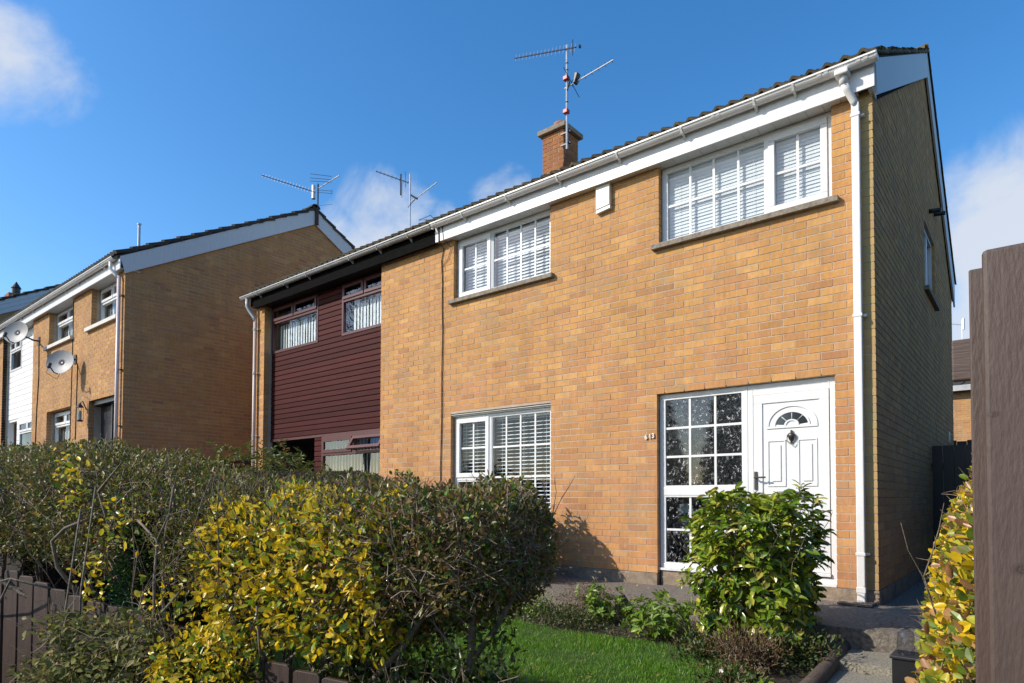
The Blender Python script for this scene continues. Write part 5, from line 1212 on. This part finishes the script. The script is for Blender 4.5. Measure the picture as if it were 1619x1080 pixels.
leaves('foliage', IV, Pp, rnd_dir(n, -.1, O, .6), rnd_dir(n, .5, O, 1.0), .026 * NR.uniform(.6, 1.4, n), .62, IVY, T_SMALL, 300)
kt = NR.integers(0, n, 1500); twigs('twigs', IV, Pp[kt], rnd_dir(1500, .2, O[kt], .3), NR.uniform(.05, .14, 1500), NR.uniform(.001, .0025, 1500), TWIG)
# yellow privet
H2 = hedge('hedge', 'bright yellow privet hedge in the middle with glossy golden leaves', 'hedge', -.42, .62, .02, .72, L_(.24, .28, 0, .6), L_(.825, .83, 0, 1), 7600, .030, YELLOW, 2, ends=2, n_twig=2200, singles=200, shell=.22, width=.5, tmpl=T_ROUND)
n = 9000; Pp, O, t = hedge_pts(n, -.36, .66, .08, .68, L_(.2, .25, 0, 1), L_(.80, .80, 0, 1), .5, 77)
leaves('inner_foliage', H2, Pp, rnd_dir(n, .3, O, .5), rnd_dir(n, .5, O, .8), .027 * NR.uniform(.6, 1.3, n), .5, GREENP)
n = 3800; Pp, O, t = hedge_pts(n, .06, .50, -.24, .14, L_(-.45, -.35, 0, .5), L_(.27, .34, 0, .5), .25, 78)
leaves('foliage', H2, Pp, rnd_dir(n, .1, O, .6), rnd_dir(n, .5, O, .9), .027 * NR.uniform(.6, 1.35, n), .52, YELLOW, T_ROUND, 100)
n = 2600; Pp, O, t = hedge_pts(n, .06, .47, -.2, .12, L_(-.45, -.35, 0, .5), L_(.24, .30, 0, .5), .5, 79)
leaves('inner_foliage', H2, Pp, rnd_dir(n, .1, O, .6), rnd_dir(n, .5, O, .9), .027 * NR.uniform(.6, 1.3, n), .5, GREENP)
n = 1500; Pp, O, t = hedge_pts(n, -.40, .50, -.03, .35, L_(.20, .24, 0, .6), L_(.72, .78, 0, 1), .25, 80)
leaves('spray', H2, Pp, rnd_dir(n, .2, O, .9), rnd_dir(n, .5, O, .9), .033 * NR.uniform(.6, 1.35, n), .5, YELLOW, T_ROUND)
rng = random.Random(31)
for k in range(22): branch(H2, HP(rng.uniform(0, .95), rng.uniform(.1, .5), -.5), Vector((rng.uniform(-.3, .3), rng.uniform(-.3, .3), 1)), rng.uniform(.9, 1.35), rng.uniform(.005, .011), rng, wob=.18, forks=3, zmax=.9)
# dark brownish hedge end on stems
H3 = hedge('hedge', 'dark brownish rounded hedge end raised on bare stems in front of the lawn', 'hedge', -.83, -.02, .04, .78, L_(.42, .24, -.9, -.3), L_(.86, .87, -.6, -.3), 19000, .023, BROWNLEAF, 3, ends=1, n_twig=6500, singles=250, shell=.36, width=.5)
n = 5200; Pp, O, t = hedge_pts(n, -.75, .0, .1, .6, L_(-.25, -.3, -.8, 0), L_(.5, .5, -.6, 0), .9, 82)
leaves('inner_foliage', H3, Pp, rnd_dir(n, .3, O, .4), rnd_dir(n, .7, O, .5), .026 * NR.uniform(.6, 1.3, n), .55, GREENP)
n = 6500; Pp, O, t = hedge_pts(n, -.90, .15, .0, .6, L_(-.5, -.5, -.8, 0), L_(.10, .20, -.6, 0), .5, 83)
leaves('foliage', H3, Pp, rnd_dir(n, .2, O, .5), rnd_dir(n, .5, O, .9), .025 * NR.uniform(.6, 1.3, n), .5, DARKLEAF, T_SMALL, 50)
Pt, Ot, _ = hedge_pts(2600, -.9, .15, .0, .6, L_(-.5, -.5, -.8, 0), L_(.16, .16, -.6, 0), .5, 84); twigs('twigs', H3, Pt, rnd_dir(2600, .5, Ot, .5), NR.uniform(.06, .18, 2600), NR.uniform(.0012, .0028, 2600), TWIG)
for pts, r in (([(-.62, .35, -.6), (-.60, .36, 0), (-.62, .35, .35), (-.64, .36, .62)], .020), ([(-.60, .36, .18), (-.70, .38, .32), (-.80, .4, .5)], .013), ([(.05, .30, -.55), (.04, .3, .1), (.06, .32, .5), (.05, .3, .7)], .016), ([(-.02, .32, -.5), (-.04, .34, .2), (-.02, .34, .5)], .010),
               ([(-.08, .3, -.5), (-.09, .33, .1), (-.1, .33, .45)], .009), ([(-.02, .25, -.15), (-.2, .24, .06), (-.38, .24, .24), (-.52, .26, .44), (-.6, .3, .6)], .015), ([(-.2, .35, -.5), (-.24, .38, .1), (-.28, .38, .45)], .010), ([(-.28, .42, .28), (-.22, .45, .5), (-.2, .45, .7)], .012), ([(-.3, .2, -.5), (-.33, .22, -.1), (-.38, .25, .3)], .009), ([(.2, .1, -.1), (.1, .12, .15), (-.02, .15, .25)], .008)):
    MB().tube([HP(*p) for p in pts], r, 8, r2=r * .7).build('stem', BARK, H3, smooth=True)
rng = random.Random(41)
for k in range(20): branch(H3, HP(rng.uniform(-.8, -.05), rng.uniform(.15, .6), rng.uniform(.2, .5)), Vector((rng.uniform(-.9, .9), rng.uniform(-.6, .6), .8)), rng.uniform(.3, .5), rng.uniform(.0025, .005), rng, wob=.25, forks=3, seg=5, zmax=.9)
for hh, ls in ((H1, [(1.1, -.02, .6), (1.75, -.12, .28), (1.3, -.02, .5), (2.0, -.1, .4)]), (H2, [(.95, -.02, .45), (.3, -.02, .25), (.45, -.1, .02)]), (H3, [(-.05, .04, .7), (-.2, .04, .62)])):
    for t_, o_, z_ in ls:
        c = HP(t_, o_, z_); MB().lathe(tuple(c), [(.0, -.006), (.005, -.003), (.006, 0), (.005, .004), (.0, .006)], 8).build('berry', BERRY, hh, smooth=True)
# conifer between the hedges
CF = thing('conifer', 'small dark green conifer poking through between the dark and yellow hedges', 'conifer', HP(1.0, .3, -.5))
n = 9000; ph = NR.uniform(0, 6.283, n); zz = NR.uniform(-.2, .72, n); rad = .24 * (1 - np.clip((zz - .1) / .75, 0, .95)) * np.sqrt(NR.uniform(.3, 1, n)) * (1 + .25 * np.sin(ph * 4 + zz * 14))
c0 = HP(1.0, .16); Pp = np.stack([c0.x + rad * np.cos(ph), c0.y + rad * np.sin(ph), zz], 1); O = np.stack([np.cos(ph), np.sin(ph), 0 * ph], 1)
leaves('foliage', CF, Pp, rnd_dir(n, .3, O, 1.0), rnd_dir(n, .6, O, .2), .032 * NR.uniform(.6, 1.4, n), .16, CONIF, T_SMALL, 0)
MB().tube([HP(1.0, .16, -.5), HP(1.0, .16, .6)], .012, 6).build('trunk', BARK, CF)
# clipped brown hedge on the garden boundary
CH = thing('hedge', 'low flat clipped brown hedge on the boundary in front of the maroon house', 'hedge', (-5.55, -2.5, -.3))
n = 70000; yy = NR.uniform(-5.0, -.95, n); ph = NR.uniform(-1.2, 3.6, n); c_, s_ = np.cos(ph), np.sin(ph); q = (np.abs(c_) ** 4 + np.abs(s_) ** 4) ** (-.25) * (1 - np.clip(np.abs(NR.standard_normal(n)) * .06, 0, .6))
ztop = 1.12 - .03 * np.sin(yy * 1.7); endf = np.clip((-.95 - yy) / .4, 0, 1) ** .5
X = -5.55 + .42 * q * c_ * (.6 + .4 * endf); Z = .35 + (ztop - .35) * q * s_ * (.75 + .25 * endf)
Pp = np.stack([X, yy, Z], 1); O = np.stack([c_, 0 * c_, s_], 1)
CLIP = leaf_mat('clipped_hedge_twig', [(0, (.05, .035, .022)), (.4, (.10, .075, .045)), (.7, (.06, .055, .025)), (1, (.16, .13, .09))], rough=.7, transl=.1)
leaves('foliage', CH, Pp, rnd_dir(n, .8, O, .8), rnd_dir(n, .3, O, .5), .022 * NR.uniform(.5, 1.4, n), .3, CLIP)
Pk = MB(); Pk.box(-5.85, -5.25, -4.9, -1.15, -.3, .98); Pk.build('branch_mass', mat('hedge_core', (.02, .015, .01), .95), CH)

def bush(name, label, cat, c, r, h, n, lsz, m, z0, tmpl=T_SMALL, width=.45, singles=0, up=.5, shell=.25, n_twig=0, droop=0, whorl=0, boxy=.35):
    b = thing(name, label, cat, (c[0], c[1], z0))
    d = rnd_dir(n); rad = 1 - np.clip(np.abs(NR.standard_normal(n)) * shell, 0, .9)
    pw = np.sign(d) * np.abs(d) ** .8; pw = pw / np.maximum(1e-6, np.max(np.abs(pw), axis=1, keepdims=True)) * boxy + d * (1.07 - boxy)
    lump = 1 + .10 * np.sin(d[:, 0] * 7 + d[:, 2] * 5 + c[0]) + .08 * np.sin(d[:, 1] * 9 - d[:, 2] * 7)
    Pp = pw * (rad * lump)[:, None] * np.array((r, r, h / 2)) + np.array((c[0], c[1], z0 + h / 2))
    if whorl:   # gather leaves round shoot tips
        k = max(1, n // whorl); tips = Pp[:k]; idx = np.arange(n) % k; ang = (np.arange(n) // k) * 2.4 + idx
        od = norm(tips - np.array((c[0], c[1], z0 + h * .35))); ax = norm(od + np.array((0, 0, .6)) + .25 * NR.standard_normal((k, 3)))
        s1 = norm(np.cross(ax, NR.standard_normal((k, 3)))); s2 = np.cross(ax, s1)
        D = s1[idx] * np.cos(ang)[:, None] + s2[idx] * np.sin(ang)[:, None] + ax[idx] * NR.uniform(.0, .9, n)[:, None]
        D[:, 2] -= droop * NR.uniform(0, 1, n); Pp = tips[idx] + ax[idx] * NR.uniform(-.05, .01, n)[:, None]; Nn = ax[idx] + .35 * NR.standard_normal((n, 3)); d = od[idx]
    else: D = rnd_dir(n, up, d, .8); D[:, 2] -= droop; Nn = rnd_dir(n, .6, d, .8)
    leaves('foliage', b, Pp, D, Nn, lsz * NR.uniform(.6, 1.3, n), width, m, tmpl, singles)
    if n_twig:
        q = NR.integers(0, n, n_twig); twigs('twigs', b, Pp[q] - d[q] * .06, d[q] + .4 * NR.standard_normal((n_twig, 3)), np.full(n_twig, .12) * lsz / .05, NR.uniform(.0015, .003, n_twig), TWIG)
    return b
# spotted laurel in front of the door
AU = bush('spotted_laurel', 'big spotted laurel bush with glossy yellow speckled leaves before the white door', 'shrub', (-.60, -1.43), .40, 1.17, 4800, .086, AUC, -.36, T_BIG, .40, singles=300, shell=.12, droop=.18, whorl=7, boxy=.62)
nn = 700; d = rnd_dir(nn); Pp = d * NR.uniform(.2, .85, nn)[:, None] * np.array((.45, .45, .58)) + np.array((-.56, -1.43, .26)); leaves('inner_foliage', AU, Pp, rnd_dir(nn, -.2, d, .5), rnd_dir(nn, .5, d, .5), .115 * NR.uniform(.6, 1.2, nn), .38, AUC, T_BIG)
rng = random.Random(51)
for k in range(16): branch(AU, (-.56 + rng.uniform(-.12, .12), -1.43 + rng.uniform(-.12, .12), -.38), Vector((rng.uniform(-.5, .5), rng.uniform(-.5, .5), 1)), rng.uniform(.7, 1.1), rng.uniform(.007, .012), rng, wob=.12, forks=2, zmax=.72)
# yellow speckled shrub near the wall, its top peeping over the hedge
bush('variegated_shrub', 'yellow green shrub peeping over the dark hedge below the ground floor window', 'shrub', (-3.60, -.64), .40, 1.24, 4600, .085, AUC, -.30, T_BIG, .34, shell=.3, droop=.4, whorl=7, n_twig=200)
bush('pieris_shrub', 'low shrub with red tipped green leaves behind the clipped brown hedge', 'shrub', (-6.85, -2.0), .75, 1.66, 8000, .075, PIER, -.2, T_SMALL, .26, shell=.25, whorl=8, droop=.3)
bush('pieris_shrub', 'second red tipped shrub right of the first, before the maroon corner post', 'shrub', (-6.55, -1.25), .28, 1.42, 700, .07, PIER, -.2, T_SMALL, .26, shell=.4, whorl=8, droop=.3)
# bed plants
bush('leafy_plant', 'bright green leafy plant at the lawn edge left of the laurel', 'plant', (-1.32, -1.62), .27, .36, 520, .066, LIME, -.33, T_BIG, .42, shell=.4, whorl=8, droop=.2, singles=60)
bush('leafy_plant', 'bright green leafy plant in front of the paving slab joint', 'plant', (-1.98, -1.42), .20, .34, 330, .06, LIME, -.31, T_BIG, .42, shell=.4, whorl=8, droop=.2, singles=40)
bush('leafy_plant', 'small bright green plant just right of the heather', 'plant', (-1.78, -1.30), .12, .26, 150, .05, LIME, -.31, T_BIG, .42, shell=.4, whorl=8)
bush('low_plant', 'pale small leaved plant at the left end of the flower bed', 'plant', (-2.75, -1.55), .26, .26, 1300, .022, LIME, -.33, T_SMALL, .6, shell=.4)
bush('heather', 'purple brown heather clump by the paving', 'plant', (-2.25, -1.22), .26, .30, 1800, .024, DRY, -.31, T_SMALL, .25, shell=.5, n_twig=200)
bush('low_plant', 'green and brown ground plant between the heather and the lawn', 'plant', (-2.15, -1.65), .28, .18, 1500, .026, BEDL, -.35, T_SMALL, .4, shell=.5)
bush('dry_perennial', 'clump of dry brown stems below the spotted laurel', 'plant', (-.46, -2.02), .24, .32, 1500, .04, DRY, -.40, T_SMALL, .22, shell=.6, n_twig=300, up=1.2)
bush('low_plant', 'green plant at the lawn corner left of the dry brown stems', 'plant', (-.78, -1.98), .22, .22, 900, .034, BEDL, -.40, T_SMALL, .45, shell=.5)
bush('low_plant', 'round leaved plant at the bottom edge beside the log', 'plant', (-.14, -2.62), .14, .15, 130, .05, LIME, -.42, T_ROUND, .8, shell=.5)
bush('low_plant', 'dark leafy plant in shade under the laurel on the right', 'plant', (-.18, -1.75), .24, .28, 900, .035, BEDL, -.38, T_SMALL, .4, shell=.5)
bush('low_plant', 'straggly green plant at the bottom edge below the dry stems', 'plant', (-.42, -2.45), .2, .2, 600, .032, BEDL, -.43, T_SMALL, .45, shell=.6)
for c, nme in (((-.44, -2.52, -.26), 'white'), ((-2.78, -1.60, -.08), 'white')):
    fl = thing('white_flower', 'tiny white flower ' + ('at the bottom edge of the bed' if c[0] > -1 else 'in the pale plant at the left of the bed'), 'flower', c)
    mb = MB()
    for q in range(5):
        a = q * 1.2566; d = Vector((math.cos(a), -.3, math.sin(a))) * .016; s_ = Vector((-math.sin(a), 0, math.cos(a))) * .007; cc = Vector(c)
        mb.quad(cc, cc + d * .6 + s_, cc + d, cc + d * .6 - s_)
    mb.build('petals', mat('white_petal', (.8, .8, .8), .6), fl); MB().tube([c, (c[0], c[1] + .01, c[2] - .12)], .002, 5).build('stalk', MATS['moss'], fl)
n = 9000; X = NR.uniform(-4.6, -.1, n); Y = NR.uniform(-2.3, -.9, n); ed = np.array([lawn_edge(x) for x in X]); kk = (Y > ed - .03) & (Y < ed + .75); X = X[kk]; Y = Y[kk]; n = len(X)
Pp = np.stack([X, Y, np.array([terr(a, b) for a, b in zip(X, Y)]) + NR.uniform(0, .05, n)], 1)
bc = tag(bpy.data.objects.new('ground_cover', None), 'low ground cover and fallen leaves over the flower bed', 'ground cover'); bpy.data.objects.remove(bc)
gc = leaves('ground_cover', None, Pp, rnd_dir(n, .3), rnd_dir(n, 1.2), .028 * NR.uniform(.5, 1.4, n), .5, BEDL); tag(gc, 'low ground cover and fallen leaves over the flower bed', 'ground cover')
# right hand yellow privet by the post
H4 = thing('hedge', 'yellow privet hedge with large rounded leaves between the side gate and brown post', 'hedge', (1.0, -3.3, -.4))
n = 26000; s = NR.uniform(0, 1, n)
yy = -4.55 + s * 2.4; ph = NR.uniform(0, 6.283, n); c_, sn = np.cos(ph), np.sin(ph); q = (np.abs(c_) ** 2.4 + np.abs(sn) ** 2.4) ** (-1 / 2.4) * (1 - np.clip(np.abs(NR.standard_normal(n)) * .13, 0, .9)) * (1 + .06 * np.sin(yy * 9 + ph * 3) + .05 * np.sin(yy * 23 + ph * 5))
zt = .98 - .05 * np.sin(yy * 3); zc = (zt - .45) / 2; hz = (zt + .45) / 2
# leans back: the top is narrower than the foot
zz = zc + hz * q * sn; xx = 1.11 - .10 * (yy + 3.3) + (.36 - .09 * (zz - zc) / hz) * q * c_
Pp = np.stack([xx, yy, zz], 1); O = np.stack([c_, 0 * c_, sn], 1)
YR_ = leaf_mat('yellow_privet_leaf_right', [(0, (.76, .50, .012)), (.28, (.82, .58, .025)), (.42, (.46, .45, .04)), (.56, (.18, .27, .03)), (.7, (.13, .19, .03)), (.84, (.36, .18, .08)), (1, (.50, .28, .10))], rough=.35, transl=.35)
leaves('foliage', H4, Pp, rnd_dir(n, .4, O, .7), rnd_dir(n, .5, O, .8), .034 * NR.uniform(.6, 1.35, n), .55, YR_, T_ROUND, 300)
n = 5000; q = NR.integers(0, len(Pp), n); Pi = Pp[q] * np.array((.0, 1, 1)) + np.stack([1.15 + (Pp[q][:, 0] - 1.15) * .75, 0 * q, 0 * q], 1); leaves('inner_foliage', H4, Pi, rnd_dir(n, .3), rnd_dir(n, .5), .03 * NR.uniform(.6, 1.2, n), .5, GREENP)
q = NR.integers(0, len(Pp), 1100); twigs('twigs', H4, Pp[q], rnd_dir(1100, .5, O[q], .7), NR.uniform(.04, .12, 1100), NR.uniform(.0012, .0025, 1100), TWIG)
rng = random.Random(61)
for k in range(7): branch(H4, (1.08 + rng.uniform(-.1, .1), rng.uniform(-4.4, -2.4), -.4), Vector((rng.uniform(-.3, .2), rng.uniform(-.3, .3), 1)), rng.uniform(.8, 1.2), rng.uniform(.006, .01), rng, wob=.15, zmax=.8)
# grass
n = 150000
X = NR.uniform(LX0, LX1, n); Y0 = NR.uniform(0, 1, n); ED = np.array([lawn_edge(x) for x in X]); Y = LY0 + (ED - LY0) * Y0
X += NR.normal(0, .01, n); Z = np.array([terr(a, b) for a, b in zip(X, Y)]) + .01
hgt = NR.uniform(.018, .045, n) * (1 + .3 * np.sin(X * 5) * np.sin(Y * 7)); dv = norm(np.stack([NR.normal(0, .45, n), NR.normal(0, .45, n), np.ones(n)], 1))
GR = leaf_mat('grass_blade', [(0, (.08, .22, .012)), (.5, (.13, .32, .018)), (.9, (.20, .36, .025)), (1, (.30, .30, .08))], rough=.5, transl=.35)
gr = leaves('grass', None, np.stack([X, Y, Z], 1), dv, rnd_dir(n), hgt, .09, GR, T_NEEDLE); tag(gr, 'short mown green lawn between the hedge and the flower bed', 'grass')

# conifers added out of view on the right to block sky light on the gable
CG = leaf_mat('dark_conifer_spray', [(0, (.010, .03, .010)), (.5, (.018, .045, .014)), (1, (.03, .06, .02))], rough=.6, transl=.1)
for k, (x, y, h_, r_) in enumerate(((5.6, -5.2, 6.2, 1.3), (5.9, -2.6, 6.8, 1.5), (6.0, .3, 6.4, 1.4), (5.8, 3.1, 7.0, 1.5), (6.1, 6.0, 6.5, 1.4), (6.0, 9.0, 6.9, 1.5))):
    n = 2600; u_ = NR.uniform(0, 1, n); ph = NR.uniform(0, 6.283, n); rad = r_ * (1 - u_ ** 1.6) * (.8 + .25 * np.sin(ph * 5 + u_ * 21)) * np.clip(1 - np.abs(NR.normal(0, .15, n)), .2, 1)
    tr_ = thing('conifer', ['added sky blocking conifer nearest the street, out of view', 'second added sky blocking conifer, out of view', 'third added sky blocking conifer, out of view', 'fourth added sky blocking conifer, out of view', 'fifth added sky blocking conifer, out of view', 'furthest added sky blocking conifer, out of view'][k], 'conifer', (x, y, -.4), 'conifers added out of view to block sky light')
    Pp = np.stack([x + rad * np.cos(ph), y + rad * np.sin(ph), -.2 + u_ * h_], 1); O = np.stack([np.cos(ph), np.sin(ph), 0 * ph], 1)
    leaves('crown', tr_, Pp, rnd_dir(n, .6, O, .8), rnd_dir(n, .3, O, .8), .42 * NR.uniform(.6, 1.3, n), .5, CG)
    MB().tube([(x, y, -.5), (x, y, h_ * .9)], .12, 8, r2=.03).build('trunk', BARK, tr_)

# evergreens and bare trees across the street, seen only as reflections in the glazing
for k, (x, y, h_, r_) in enumerate(((-9.4, -21.5, 6.2, 1.1), (-6.6, -22.5, 4.6, 1.0), (-13.5, -23, 5.2, 1.2), (1.5, -19.5, 6.4, 1.9))):
    n = 2600; u_ = NR.uniform(0, 1, n); ph = NR.uniform(0, 6.283, n); rad = r_ * (1 - u_ ** 1.5) * (.8 + .25 * np.sin(ph * 5 + u_ * 21)) * np.clip(1 - np.abs(NR.normal(0, .15, n)), .2, 1)
    tr_ = thing('conifer', ['broad conifer across the street, second from the left', 'short conifer across the street, third from the left', 'broad conifer across the street, leftmost of its row', 'conifer across the street standing apart on the right'][k], 'conifer', (x, y, 0), 'conifers across the street')
    Pp = np.stack([x + rad * np.cos(ph), y + rad * np.sin(ph), terr(x, y) + .1 + u_ * h_], 1); O = np.stack([np.cos(ph), np.sin(ph), 0 * ph], 1)
    leaves('crown', tr_, Pp, rnd_dir(n, .6, O, .8), rnd_dir(n, .3, O, .8), .5 * NR.uniform(.6, 1.3, n), .5, CG)
    MB().tube([(x, y, terr(x, y) - .2), (x, y, terr(x, y) + h_ * .9)], .14, 8, r2=.03).build('trunk', BARK, tr_)
rng = random.Random(71)
for k, (x, y, h_) in enumerate(((-37, -19, 13.5), (-30, -17.5, 12), (-44, -22, 14))):
    tr_ = thing('bare_tree', ['bare winter tree across the street, middle of the three', 'bare winter tree across the street, nearest of the three', 'bare winter tree across the street, furthest of the three'][k], 'tree', (x, y, 0), 'bare trees across the street')
    z0 = terr(x, y) - .2; MB().tube([(x, y, z0), (x + .1, y, z0 + h_ * .3), (x - .1, y + .1, z0 + h_ * .62), (x, y, z0 + h_ * .9)], .26, 8, r2=.05).build('trunk', BARK, tr_)
    for q in range(26):
        a = rng.uniform(0, 6.28); f_ = rng.uniform(.22, .85)
        branch(tr_, (x, y, z0 + h_ * f_), Vector((math.cos(a), math.sin(a), rng.uniform(.5, 1.2))), h_ * rng.uniform(.25, .42) * (1.15 - f_ * .6), .075 * (1.2 - f_), rng, name='limb', seg=7, wob=.28, up=.1, forks=6)

# fallen leaves on the lawn, slab and path
n = 260; X = NR.uniform(-3.6, 1.0, n); Y = NR.uniform(-3.2, -.1, n)
Z = np.array([(-.325 if y < -1.72 else -.265 if y < -1.28 else -.12) if x > .03 else (-.12 if y > -.85 else terr(x, y) + .03) for x, y in zip(X, Y)]) + .008
LF_ = leaf_mat('fallen_leaf', [(0, (.25, .12, .03)), (.4, (.40, .26, .04)), (.7, (.16, .08, .03)), (1, (.5, .38, .05))], rough=.6, transl=.2)
fl_ = leaves('fallen_leaves', None, np.stack([X, Y, Z], 1), norm(np.stack([NR.normal(0, 1, n), NR.normal(0, 1, n), NR.normal(0, .1, n)], 1)), norm(np.stack([NR.normal(0, .25, n), NR.normal(0, .25, n), np.ones(n)], 1)), .026 * NR.uniform(.6, 1.5, n), .55, LF_)
tag(fl_, 'scattered yellow and brown fallen leaves on the lawn and slabs', 'fallen leaves')
